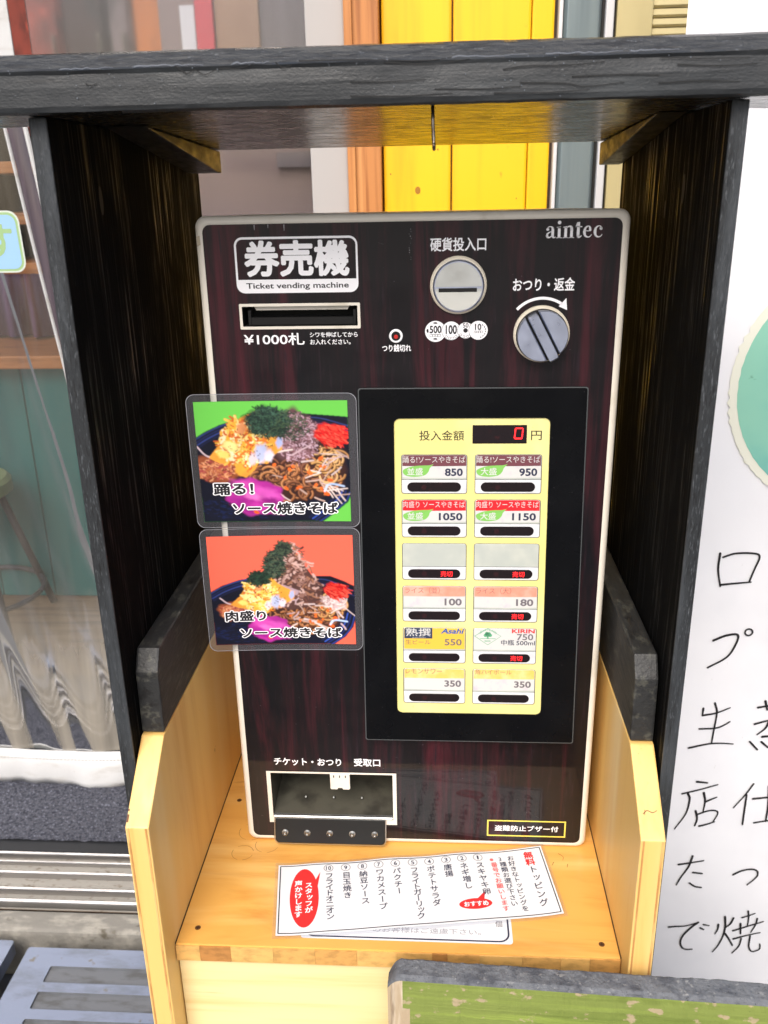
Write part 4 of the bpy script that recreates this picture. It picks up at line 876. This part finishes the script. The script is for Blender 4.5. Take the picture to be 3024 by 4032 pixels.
        text('lettering', '500ml', u1 - 16.4, u1 - .4, z1 - 16.6, z1 - 12.4, -.88, m_ink_navy, b, S_m, bold=.01)
# ticket and change outlet
m_inn = M('outlet_inner_dull_metal', lin(92, 90, 80), .35, metal=.3, var=[(lin(64, 62, 56), (40, 40, 12), 4, .4, .7)])
ring('outlet_frame', [(-142.6, 20.5), (-17.2, 20.5), (-17.2, 80.6), (-142.6, 80.6)], [(-138.6, 28.6), (-20.8, 28.6), (-20.8, 78.6), (-138.6, 78.6)], .9, m_shell, tm)
ot = recess('ticket_outlet', chute_h, 60, m_inn, tm)
V = [S_front(*p) for p in ((-138.4, 29.2, .5), (-21, 29.2, .5), (-21, 40, -58), (-138.4, 40, -58))]
mesh('outlet_tray', V, [(0, 1, 2, 3)], m_inn, ot)
slab('outlet_sill', rrect(-138.6, -20.8, 27.2, 29.6, .8, 2), -3, 2.6, m_metal, ot, bev=.8)
slab('outlet_hood', rrect(-138.2, -21.2, 70, 78.2, .4, 2), -30, -22, m_shell, ot, bev=.4)
slab('ticket_tab', [(-80.9, 79), (-61.9, 79), (-61.9, 62.2), (-62.8, 61.3), (-68.6, 61.3), (-69.4, 63), (-73.4, 63), (-74.2, 61.3), (-80, 61.3), (-80.9, 62.2)], -.8, 1.4, m_shell, ot, bev=.3)
flat('tab_slit', [rrect(x - .5, x + .5, 74.6, 77.6, .4, 3) for x in (-77.2, -71.6, -66)], 1.46, m_black, ot)
for x in (-109, -81, -53): slab('tray_stud', circ(x, 36, 1.0, 12), -20, -18, m_metal, ot, bev=.4)
def S_t(x, z, d): return (x / 1000, -(1.2 + (26 - z) * .34 + d) / 1000, z / 1000)
tg = slab('coin_tongue', rrect(-136.6, -28.8, 3.2, 26.4, (4, 4, .5, .5), 5), -1.0, 1.0, m_black, tm, S_t, bev=.5)
ring('tongue_edge', rrect(-137.9, -27.6, 1.9, 26.6, (5, 5, .4, .4), 5), rrect(-136.7, -28.7, 3.1, 26.4, (4, 4, .5, .5), 5), .0, m_metal, tg, S_t, .9)
for x in (-127.0, -105.2, -83, -61, -38.9):
    ro = []
    nn = 16; V = [S_t(x, 13.1, 3.0)]; F = []
    for rr_, d in ((1.6, 2.7), (2.8, 2.0), (3.3, 1.0)): V += [S_t(x + rr_ * math.cos(k * 2 * math.pi / nn), 13.1 + rr_ * .9 * math.sin(k * 2 * math.pi / nn), d) for k in range(nn)]
    F = [(0, 1 + k, 1 + (k + 1) % nn) for k in range(nn)] + [(1 + j * nn + k, 1 + j * nn + (k + 1) % nn, 1 + (j + 1) * nn + (k + 1) % nn, 1 + (j + 1) * nn + k) for j in range(2) for k in range(nn)]
    mesh('rivet', V, F, m_metal, tg, True)
# alarm label
ring('alarm_label_border', rrect(70.2, 145.8, 9.9, 28.9, .2, 1), rrect(71.6, 144.4, 11.3, 27.5, .2, 1), .33, m_yel_ink, tm)
text('lettering', '盗難防止ブザー付', 77.6, 138.8, 16.2, 22.9, .33, m_white_ink, tm, bold=.018)

# scuffs, drips and specks on the casing
m_scuff = M('pale_scuff', lin(150, 148, 152), .6); m_scuff2 = M('grey_scuff', lin(84, 80, 88), .6)
P = [[(x - .35, 580.2), (x + .45, 580.2), (x + .25, 580.2 - l), (x - .1, 580.2 - l)] for x, l in ((-119, 3.8), (-108.4, 2.6), (-96, 4.6))]
P += [circ(.5 + random.uniform(-.8, .8), 575 - k * 1.7, random.uniform(.12, .4), 6) for k in range(14)]
flat('scuff', P, .36, m_scuff, tm)['kind'] = 'stuff'
P = []
for _ in range(110):
    x, z = random.uniform(-155, 155), random.uniform(8, 575)
    if random.random() < .8: P.append(circ(x, z, random.uniform(.1, .35), 5))
    else:
        a = random.uniform(0, 3.1); l = random.uniform(1, 5); P += stroke([(x, z), (x + l * math.cos(a), z + l * math.sin(a))], .16, .08, round_=False, smooth=False)
flat('scuff', P, .30, m_scuff2, tm)['kind'] = 'stuff'
P = []
for _ in range(46):
    x, z = random.choice([(random.uniform(-40, -16), random.uniform(126, 450)), (random.uniform(114, 140), random.uniform(126, 450)), (random.uniform(-40, 140), random.uniform(126, 150))])
    P.append(circ(x, z, random.uniform(.1, .3), 5))
flat('scuff', P, .04, m_scuff2, bz, S_m)['kind'] = 'stuff'
m_dirt = M('casing_stain', lin(176, 164, 142), .5)
flat('scuff', [[(-164.6, 572), (-162, 573), (-161.8, 566), (-164.4, 565)]], .32, m_dirt, tm)

# ------------------------------------------------------------------ laminated food cards
def srgb(c): return np.array(lin(c))
class Canvas:
    def __init__(s, w, h, bgc):
        s.w, s.h = w, h; s.a = np.tile(srgb(bgc), (h, w, 1)); s.Y, s.X = np.mgrid[0:h, 0:w]; s.U = s.X / (w - 1); s.Vv = s.Y / (h - 1)
    def put(s, mask, c, jit=0.): 
        c = srgb(c); nz_ = 1 + jit * (rng.random(s.a.shape[:2]) - .5)
        s.a = s.a * (1 - mask[..., None]) + (c * nz_[..., None]) * mask[..., None]
    def ell(s, u, v, ru, rv, c, rot=0., edge=.15, jit=.0, wob=0.):
        du, dv = (s.U - u) * 1.2, s.Vv - v; cr, sr = math.cos(rot), math.sin(rot); x, y = (du * cr + dv * sr) / (ru * 1.2), (-du * sr + dv * cr) / rv
        ang = np.arctan2(y, x); r = np.sqrt(x * x + y * y) * (1 + wob * np.sin(ang * 5 + u * 40) + wob * .7 * np.sin(ang * 11 + v * 30))
        s.put(np.clip((1 - r) / edge + .5, 0, 1), c, jit)
    def poly(s, pts, c, jit=0.):
        n = len(pts); ins = np.zeros((s.h, s.w), bool)
        for i in range(n):
            (x0, y0), (x1, y1) = pts[i], pts[(i + 1) % n]
            if y0 == y1: continue
            cond = ((y0 > s.Vv) != (y1 > s.Vv)) & (s.U < (x1 - x0) * (s.Vv - y0) / (y1 - y0) + x0); ins ^= cond
        m = ins.astype(float); m = (m + np.roll(m, 1, 0) + np.roll(m, -1, 0) + np.roll(m, 1, 1) + np.roll(m, -1, 1)) / 5
        s.put(m, c, jit)
    def line(s, pts, w, c, op=1.):
        pts = catmull(pts, 6) if len(pts) > 2 else pts
        us = [p[0] for p in pts]; vs_ = [p[1] for p in pts]
        i0, i1 = max(0, int((min(us) - w) * s.w) - 2), min(s.w, int((max(us) + w) * s.w) + 3); j0, j1 = max(0, int((min(vs_) - w) * s.h) - 2), min(s.h, int((max(vs_) + w) * s.h) + 3)
        if i1 <= i0 or j1 <= j0: return
        U, V = s.U[j0:j1, i0:i1] * 1.2, s.Vv[j0:j1, i0:i1]; D = np.full(U.shape, 9.)
        for a, b in zip(pts[:-1], pts[1:]):
            ax, ay, bx, by = a[0] * 1.2, a[1], b[0] * 1.2, b[1]; dx, dy = bx - ax, by - ay; L2 = dx * dx + dy * dy + 1e-12
            t = np.clip(((U - ax) * dx + (V - ay) * dy) / L2, 0, 1); D = np.minimum(D, np.hypot(U - ax - t * dx, V - ay - t * dy))
        m = np.clip((w - D) * s.h * .9 + .5, 0, 1)[..., None] * op; s.a[j0:j1, i0:i1] = s.a[j0:j1, i0:i1] * (1 - m) + srgb(c) * m
def R_(a, b): return float(rng.uniform(a, b))
def blob_pt(u, v, ru, rv):
    a, r = R_(0, 6.283), math.sqrt(R_(0, 1)); return u + ru * r * math.cos(a), v + rv * r * math.sin(a)
def flecks(cv, n, u, v, ru, rv, cols, l, w, dirn=None):
    n = int(n * 1.5); l *= .85; w *= .72
    for _ in range(n):
        p = blob_pt(u, v, ru, rv); a = R_(0, 6.283) if dirn is None else dirn + R_(-.5, .5); ll = l * R_(.4, 1.3)
        cv.line([p, (p[0] + ll * math.cos(a) * .6 + R_(-.01, .01), p[1] + ll * math.sin(a) * .6), (p[0] + ll * math.cos(a), p[1] + ll * math.sin(a))], w * R_(.6, 1.3), cols[int(R_(0, len(cols)))])
def curls(cv, n, u, v, ru, rv, cols, rad, w):
    for _ in range(n):
        p = blob_pt(u, v, ru, rv); a = R_(0, 6.283); sp_ = R_(1.5, 4.); r0 = rad * R_(.5, 1.3)
        pts = [(p[0] + r0 * math.cos(a + sp_ * k / 7), p[1] + r0 * 1.0 * math.sin(a + sp_ * k / 7)) for k in range(8)]
        col = cols[int(R_(0, len(cols)))]; cv.line([(x, y + .006) for x, y in pts], w * 1.25, (52, 30, 22)); cv.line(pts, w, col); cv.line([(x - .002, y - .004) for x, y in pts], w * .35, tuple(min(255, c + 50) for c in col), .7)
def food(kind):
    cv = Canvas(330, 275, (104, 196, 78) if kind == 1 else (250, 104, 82))
    o = 0 if kind == 1 else 1
    # dish
    pl = [(-.01, .29), (.06, .24), (.16, .185), (.28, .145), (.42, .12), (.7, .10), (.86, .115), (1.01, .13), (1.01, .76), (.985, .83), (.9, .92), (.80, 1.01), (-.01, 1.01)] if not o else [(-.01, .50), (.08, .44), (.2, .39), (.35, .365), (.7, .36), (.84, .365), (.93, .41), (1.01, .46), (1.01, .74), (.985, .84), (.93, .93), (.84, 1.01), (-.01, 1.01)]
    cv.poly(pl, (12, 15, 34), .35)
    for k, dd in enumerate((.012, .035, .055, .075)):
        e = pl[:5]; cv.line([(x + dd * .3, y + dd) for x, y in e], .006, ((40, 60, 120), (24, 34, 84), (46, 62, 128), (20, 28, 66))[k])
        e = pl[-5:-1] if not o else pl[-5:-1]; cv.line([(x - dd * 1.1, y - dd * .6) for x, y in e], .006, ((34, 54, 130), (26, 40, 100), (48, 78, 170), (20, 28, 70))[k])
        cv.line([(.62, .13 + dd + .27 * o), (.8, .125 + dd + .26 * o), (1.0, .19 + dd + .30 * o)], .005, ((44, 58, 112), (20, 26, 60), (40, 50, 100), (16, 20, 50))[k])
    flecks(cv, 260, .3, .88, .35, .1, [(20, 34, 80), (12, 16, 40)], .03, .003, .1)
    def T(u, v): return (u, v) if not o else (.06 + u * .92, .31 + v * .68)
    k_ = 1 if not o else .78
    # chicken
    x, y = T(.11, .55); cv.ell(x, y, .16 * k_, .115 * k_, (150, 78, 48), .15, .2, .3, .05); flecks(cv, 240, x, y, .13 * k_, .09 * k_, [(188, 104, 66), (206, 132, 88), (122, 56, 40), (170, 70, 70), (226, 160, 118)], .03, .006)
    cv.line([T(0., .36), T(.05, .43), T(.11, .46)], .006, (214, 190, 200))
    # noodle heap
    x, y = T(.66, .55); cv.ell(x, y, .33 * k_, .27 * k_, (60, 34, 30), 0, .12, .5, .05)
    x, y = T(.62, .64); curls(cv, 90, x, y, .26 * k_, .15 * k_, [(150, 92, 52), (120, 70, 42), (172, 112, 66), (98, 54, 36)], .06 * k_, .0085)
    x, y = T(.84, .50); curls(cv, 34, x, y, .10 * k_, .13 * k_, [(192, 142, 82), (170, 118, 66), (206, 160, 104)], .055 * k_, .008)
    # bonito / meat
    if o:
        cv.poly([(.30, .42), (.38, .30), (.46, .12), (.50, .05), (.56, .07), (.63, .20), (.70, .34), (.76, .46), (.80, .62), (.55, .68), (.4, .6)], (84, 56, 52), .5)
        for _ in range(420):
            v = R_(.06, .62); hw = .05 + (v - .05) * .36; u = .555 + (v - .05) * .05 + R_(-1, 1) * hw
            a = R_(0, 3.14); l = R_(.015, .05); c = [(146, 106, 96), (178, 138, 128), (112, 72, 62), (204, 168, 160), (90, 56, 50), (160, 112, 88)][int(R_(0, 6))]
            cv.line([(u, v), (u + l * .6 * math.cos(a), v + l * .3), (u + l * math.cos(a), v + l * math.sin(a))], R_(.004, .010), c)
        cv.ell(.86, .60, .085, .075, (196, 168, 168), .3, .3, .25, .08); flecks(cv, 120, .86, .60, .075, .065, [(214, 190, 190), (168, 134, 134), (232, 212, 210)], .025, .006)
        cv.poly([(.42, .46), (.50, .44), (.62, .50), (.60, .54), (.48, .52)], (176, 148, 158), .2)
    else:
        cv.ell(.63, .27, .17, .20, (96, 66, 70), 0, .2, .5, .07)
        flecks(cv, 420, .66, .30, .15, .20, [(150, 112, 122), (176, 140, 152), (122, 84, 90), (90, 58, 62), (200, 170, 186)], .04, .006)
    # ginger
    x, y = T(.88, .27); cv.ell(x, y, .10 * k_, .085 * k_, (216, 40, 34), .25, .25, .3, .08); flecks(cv, 230, x, y, .10 * k_, .08 * k_, [(240, 62, 48), (206, 26, 26), (255, 92, 74), (178, 18, 22)], .06 * k_, .006, .6)
    # sprouts, carrots
    for _ in range(26):
        p = T(R_(.48, .95), R_(.40, .80)); a = R_(-1.3, 1.3); l = R_(.06, .16) * k_; cv.line([p, (p[0] + l * .5 * math.cos(a) + R_(-.01, .01), p[1] + l * .5 * math.sin(a)), (p[0] + l * math.cos(a), p[1] + l * math.sin(a))], R_(.004, .007), [(206, 186, 186), (190, 160, 150), (222, 204, 200), (196, 168, 176)][int(R_(0, 4))])
    for _ in range(16):
        p = T(R_(.50, .92), R_(.46, .80)); cv.ell(p[0], p[1], R_(.010, .019) * k_, R_(.010, .016) * k_, (232, 106, 40), R_(0, 3), .4)
    # egg
    egg = [(.40, .075), (.30, .13), (.19, .24), (.15, .34), (.07, .455), (.14, .50), (.24, .52), (.26, .60), (.31, .625), (.37, .56), (.40, .50), (.46, .51), (.50, .44), (.56, .39), (.57, .29), (.50, .23), (.44, .17)]
    cv.poly([T(*p) for p in egg], (232, 158, 60), .15)
    E0 = T(.30, .34)
    flecks(cv, 330, E0[0], E0[1], .15 * k_, .19 * k_, [(248, 196, 88), (224, 122, 44), (252, 222, 140), (206, 96, 40), (255, 236, 190), (240, 176, 60)], .05 * k_, .012 * k_)
    for (u, v, ru, rv, c) in ((.42, .42, .045, .075, (190, 198, 236)), (.47, .44, .03, .05, (226, 214, 232)), (.545, .33, .022, .05, (170, 180, 226)), (.36, .47, .025, .05, (224, 206, 212)), (.22, .36, .05, .04, (250, 232, 150)), (.17, .43, .04, .03, (252, 226, 120)), (.30, .22, .03, .05, (226, 150, 96)), (.27, .55, .03, .05, (236, 168, 60))):
        x, y = T(u, v); cv.ell(x, y, ru * k_, rv * k_, c, .2, .5, .06, .08)
    for _ in range(46):
        p = T(R_(.2, .5), R_(.2, .5)); cv.line([p, (p[0] + R_(-.008, .008), p[1] + R_(-.01, .01))], .003, (70, 44, 26))
    # seaweed
    if o:
        flecks(cv, 420, .45, .26, .07, .12, [(30, 44, 38), (46, 66, 54), (20, 28, 26), (70, 92, 76), (86, 96, 74)], .03, .005); flecks(cv, 320, .34, .38, .075, .06, [(24, 44, 34), (40, 66, 50), (18, 30, 26)], .03, .005); flecks(cv, 180, .52, .12, .05, .06, [(40, 52, 44), (70, 86, 66), (26, 34, 32)], .03, .005)
    else:
        cv.ell(.47, .16, .135, .11, (26, 44, 38), .0, .4, .5, .07); flecks(cv, 620, .48, .17, .145, .125, [(24, 44, 40), (40, 70, 58), (18, 30, 30), (64, 98, 82), (30, 56, 44), (52, 80, 60)], .03, .0045); flecks(cv, 160, .62, .20, .12, .12, [(40, 62, 48), (70, 90, 64), (30, 46, 40)], .028, .004)
    # purple mash
    x, y = T(.36, .79); cv.ell(x, y, .19 * k_, .155 * k_, (176, 44, 150), .1, .12, .1, .06)
    for (u, v, ru, rv, c) in ((.31, .71, .10, .06, (204, 74, 172)), (.44, .76, .09, .045, (216, 86, 188)), (.30, .86, .10, .05, (150, 26, 134)), (.40, .88, .11, .035, (190, 50, 160)), (.34, .78, .06, .03, (226, 110, 196)), (.47, .84, .05, .04, (142, 26, 124))):
        x, y = T(u, v); cv.ell(x, y, ru * k_, rv * k_, c, .3, .8, .05, .08)
    for (u, v) in ((.36, .92), (.845, .765), (.87, .65)): x, y = T(u, v); cv.ell(x, y, .02 * k_, .014, (236, 96, 36), .3, .4)
    cv.line([T(.84, .70), T(.88, .68), T(.96, .70)], .008, (168, 190, 226)); cv.line([T(.83, .74), T(.85, .69)], .009, (190, 204, 232))
    a = cv.a
    for _ in range(2):
        p = np.pad(a, ((1, 1), (1, 1), (0, 0)), 'edge'); a = (p[:-2, 1:-1] + p[2:, 1:-1] + p[1:-1, :-2] + p[1:-1, 2:] + 2.2 * p[1:-1, 1:-1]) / 6.2
    lum = a.mean(2); g = np.zeros_like(lum)
    for sx, sy, k in ((4, 4, .35), (9, 8, .3), (22, 18, .25)):
        c = rng.random((sy + 1, sx + 1)); yy = np.linspace(0, sy - 1e-6, a.shape[0]); xx = np.linspace(0, sx - 1e-6, a.shape[1]); y0 = yy.astype(int); x0 = xx.astype(int); fy = (yy - y0)[:, None]; fx = (xx - x0)[None]
        g += k * ((c[y0][:, x0] * (1 - fx) + c[y0][:, x0 + 1] * fx) * (1 - fy) + (c[y0 + 1][:, x0] * (1 - fx) + c[y0 + 1][:, x0 + 1] * fx) * fy)
    sat = a.max(2) - a.min(2); bgm = np.abs(a - srgb((104, 196, 78) if kind == 1 else (250, 104, 82))).sum(2) < .06
    f = np.where(bgm, 1., .55 + .95 * g)
    return np.clip(a * f[..., None], 0, 1)
m_print = M('food_photo_print', (1, 1, 1), .4, spec=.3, coat=.25, coat_rough=.06, attr='photo')
m_lamin = bpy.data.materials.new('laminate_film'); m_lamin.use_nodes = True
nt = m_lamin.node_tree; N = nt.nodes; Lk = nt.links; N.clear()
o_ = N.new('ShaderNodeOutputMaterial'); tr = N.new('ShaderNodeBsdfTransparent'); tr.inputs['Color'].default_value = (.90, .91, .93, 1); pb_ = N.new('ShaderNodeBsdfPrincipled'); pb_.inputs['Base Color'].default_value = (.55, .56, .62, 1); pb_.inputs['Roughness'].default_value = .12
mx = N.new('ShaderNodeMixShader'); mx.inputs['Fac'].default_value = .09; Lk.new(tr.outputs[0], mx.inputs[1]); Lk.new(pb_.outputs[0], mx.inputs[2]); Lk.new(mx.outputs[0], o_.inputs['Surface'])
def card(kind, ox0, ox1, oz0, oz1, px0, px1, pz0, pz1, words, label, bow):
    def S_c(x, z, d):
        u = (x - ox1) / (ox0 - ox1)                       # 1 at the free left end
        b = bow * max(0, u - .12) ** 2 + .5 * math.sin(z * .05) * u
        return (x / 1000, -(1.0 + b + d) / 1000, z / 1000)
    t = thing('food_card', ((ox0 + ox1) / 2000, -.003, oz0 / 1000), label, 'laminated card', 'laminated food cards on the ticket machine')
    rc = 7.; o = rrect(ox0, ox1, oz0, oz1, rc, 8)
    xs_ = [ox0 + rc * (1 - math.cos(a)) for a in np.linspace(0, math.pi / 2, 9)] + list(np.linspace(ox0 + rc, ox1 - rc, 28)[1:-1]) + [ox1 - rc * (1 - math.cos(a)) for a in np.linspace(math.pi / 2, 0, 9)]
    V, F = [], []; nzg = 24
    for x in xs_:
        e = max(0, ox0 + rc - x, x - (ox1 - rc)); dz_ = rc - math.sqrt(max(0, rc * rc - e * e))
        V += [S_c(x, oz0 + dz_ + (oz1 - oz0 - 2 * dz_) * k / nzg, -.2) for k in range(nzg + 1)]
    F = [(i * (nzg + 1) + k, (i + 1) * (nzg + 1) + k, (i + 1) * (nzg + 1) + k + 1, i * (nzg + 1) + k + 1) for i in range(len(xs_) - 1) for k in range(nzg)]
    mesh('laminate', V, F, m_lamin, t, True)
    oo = [(o[i][0] + (o[(i + 1) % len(o)][0] - o[i][0]) * k / 16, o[i][1] + (o[(i + 1) % len(o)][1] - o[i][1]) * k / 16) for i in range(len(o)) for k in range(16)]
    cxo, czo = (ox0 + ox1) / 2, (oz0 + oz1) / 2
    oi = [(cxo + (x - cxo) * (1 - .8 / (ox1 - ox0)), czo + (z - czo) * (1 - .8 / (oz1 - oz0))) for x, z in oo]
    ring('laminate_edge', oo, oi, -.1, M('laminate_rim', lin(150, 152, 160), .3), t, S_c)
    a = food(kind); h, w = a.shape[:2]
    xs_, zs_ = np.linspace(px0, px1, w), np.linspace(pz1, pz0, h)
    V = [S_c(x, z, .3) for z in zs_ for x in xs_]
    F = [(j * w + i, (j + 1) * w + i, (j + 1) * w + i + 1, j * w + i + 1) for j in range(h - 1) for i in range(w - 1)]
    pc = mesh('food_photo', V, F, m_print, t, True)
    at = pc.data.color_attributes.new('photo', 'FLOAT_COLOR', 'POINT')
    at.data.foreach_set('color', np.concatenate([a.reshape(-1, 3), np.ones((h * w, 1))], 1).astype(np.float32).ravel())
    for s, x0, x1, z0, z1 in words:
        text('lettering_outline', s, x0, x1, z0, z1, .42, m_white_ink, t, S_c, bold=.034, grow=.075)
        text('lettering', s, x0, x1, z0, z1, .50, m_dark_ink, t, S_c, bold=.034)
card(1, -184.6, -44.4, 332.4, 449.4, -178.4, -51.9, 338, 443.3, [('踊る！', -168.0, -134, 362.3, 372.8), ('ソース焼きそば', -153, -62.8, 344.6, 355.4)], 'laminated noodle photo card with green background, the upper of the two cards', 5)
card(2, -183.6, -45, 213.2, 331.8, -177.8, -51.4, 219.6, 325.2, [('肉盛り', -167, -131, 243.3, 253.8), ('ソース焼きそば', -155, -63.8, 226.2, 236.4)], 'laminated noodle photo card with orange-red background, the lower of the two cards', 8)

# ------------------------------------------------------------------ printed papers on the shelf
ux, vx = (.9905, .1376), (.1376, -.9905)
def S_pap(u, v, d):   # u along the strip from its far left corner, v (negative) towards the viewer
    x = -128.9 + u * ux[0] - v * vx[0]; y = -37.2 + u * ux[1] - v * vx[1]
    lift = 1.5 + 1.2 * math.sin(u * .045) ** 2 * (1 + v / 110) + 3.0 * max(0, (28 - u) / 28) ** 2 * .6 + 1.6 * max(0, (u - 225) / 28) ** 2
    return (x / 1000, y / 1000, ZS + (lift + d) / 1000)
pp = thing('topping_list', (0, -.06, ZS), 'long white topping list with red speech bubbles lying on the pine shelf', 'paper')
def sheet(name, u0, u1, v0, v1, d, mat, parent, S, nu=50, nv=10):
    V = [S(u0 + (u1 - u0) * i / nu, v0 + (v1 - v0) * j / nv, d) for j in range(nv + 1) for i in range(nu + 1)]
    return mesh(name, V, [(j * (nu + 1) + i, j * (nu + 1) + i + 1, (j + 1) * (nu + 1) + i + 1, (j + 1) * (nu + 1) + i) for j in range(nv) for i in range(nu)], mat, parent, True)
sheet('laminate', -3, 256.5, -88, 3, -.15, m_lamin, pp, S_pap)
sheet('paper_sheet', 0, 253.7, -84.8, 0, 0, m_paper, pp, S_pap)
bd = []
for a, b in (((2, -2), (251.7, -2)), ((251.7, -2), (251.7, -82.6)), ((251.7, -82.6), (2, -82.6)), ((2, -82.6), (2, -2))):
    seg = [(a[0] + (b[0] - a[0]) * k / 24, a[1] + (b[1] - a[1]) * k / 24) for k in range(25)]; bd += stroke(seg, .9, round_=False, smooth=False)
flat('border_line', bd, .25, m_dark_ink, pp, S_pap)
def pcol(s, u, v, size, pitch, mt, bold=.012, squash=1.): text_col('lettering', s, u, v, size, pitch, .3, mt, pp, S_pap, bold, squash)
pcol('無料', 239.0, -5.5, 9.2, 9.2, m_red_ink, .035); pcol('トッピング', 239.4, -24.5, 9.0, 10.2, m_ink_navy)
pcol('お好きなトッピングを', 221.5, -8, 6.8, 7.0, m_ink_navy); pcol('3種類お選び下さい', 213.0, -8, 6.8, 7.0, m_ink_navy); pcol('※番号でお願いします', 204.4, -8, 6.6, 6.8, m_pink_ink, .02)
items = ['スキヤキ卵', 'ネギ増し', '唐揚', 'ポテトサラダ', 'フライトガーリック', 'パクチー', 'ワカメスープ', '納豆ソース', '目玉焼き', 'フライドオニオン']
for k, (it, u) in enumerate(zip(items, (190.5, 175.1, 159.7, 143.5, 127.6, 111, 95, 79.5, 63.6, 47.3))):
    flat('number_ring', stroke([(u + 4.3 * math.cos(a), -7.6 + 4.3 * math.sin(a)) for a in np.linspace(0, 2 * math.pi, 21)], .5, round_=False, smooth=False), .28, m_grey_ink, pp, S_pap)
    nm_ = str(k + 1); hw = .75 if k == 0 else 1.5 if k < 9 else 2.4
    text('lettering', nm_, u - hw, u + hw, -10.2, -5.2, .3, m_ink_navy, pp, S_pap, bold=.014)
    pcol(it, u + .4, -13.4, 8.2, 8.4 if len(it) < 8 else 7.0, m_ink_navy)
flat('speech_bubble', [[(24.5 + 13.2 * math.cos(a), -42 + 35 * math.sin(a)) for a in np.linspace(0, 2 * math.pi, 41)[:-1]], [(34, -24), (39.5, -12), (36.8, -30)]], .28, m_red_ink, pp, S_pap)
text_col('lettering', 'スタッフが', 28.6, -24, 7.4, 7.4, .34, m_white_ink, pp, S_pap, .03); text_col('lettering', '声かけします', 19.2, -21, 7.4, 7.4, .34, m_white_ink, pp, S_pap, .03)
flat('speech_bubble', [[(178.5 + 15 * math.cos(a), -64.6 + 6.2 * math.sin(a)) for a in np.linspace(0, 2 * math.pi, 33)[:-1]], [(180, -60), (189.5, -50.5), (187, -61)]], .28, m_red_ink, pp, S_pap)
text('lettering', 'おすすめ', 168, 190, -67.6, -61.8, .34, m_white_ink, pp, S_pap, bold=.03)
p2 = thing('notice_sheet', (.01, -.1, ZS), 'white notice with navy rounded border half hidden under the topping list', 'paper')
S_n = lambda x, y, d: (x / 1000, y / 1000, ZS + (.25 + d) / 1000)
flat('paper_sheet', [rrect(-96, 87, -119.5, -60, 3, 4)], 0, m_paper, p2, S_n)
ring('border_line', rrect(-93.5, 84.6, -117.6, -62, 9, 6), rrect(-92, 83.1, -116.1, -63.5, 7.6, 6), .06, m_ink_navy, p2, S_n)
text('lettering', 'のお客様はご遠慮下さい。', -34, 60, -110.5, -104.5, .06, M('faded_print', lin(150, 150, 160), .5), p2, S_n, bold=.0)
text('lettering', '個', 73, 79, -101, -94, .06, m_grey_ink, p2, S_n, bold=.004)

bpy.data.objects.remove(_fo); bpy.data.curves.remove(_fc)
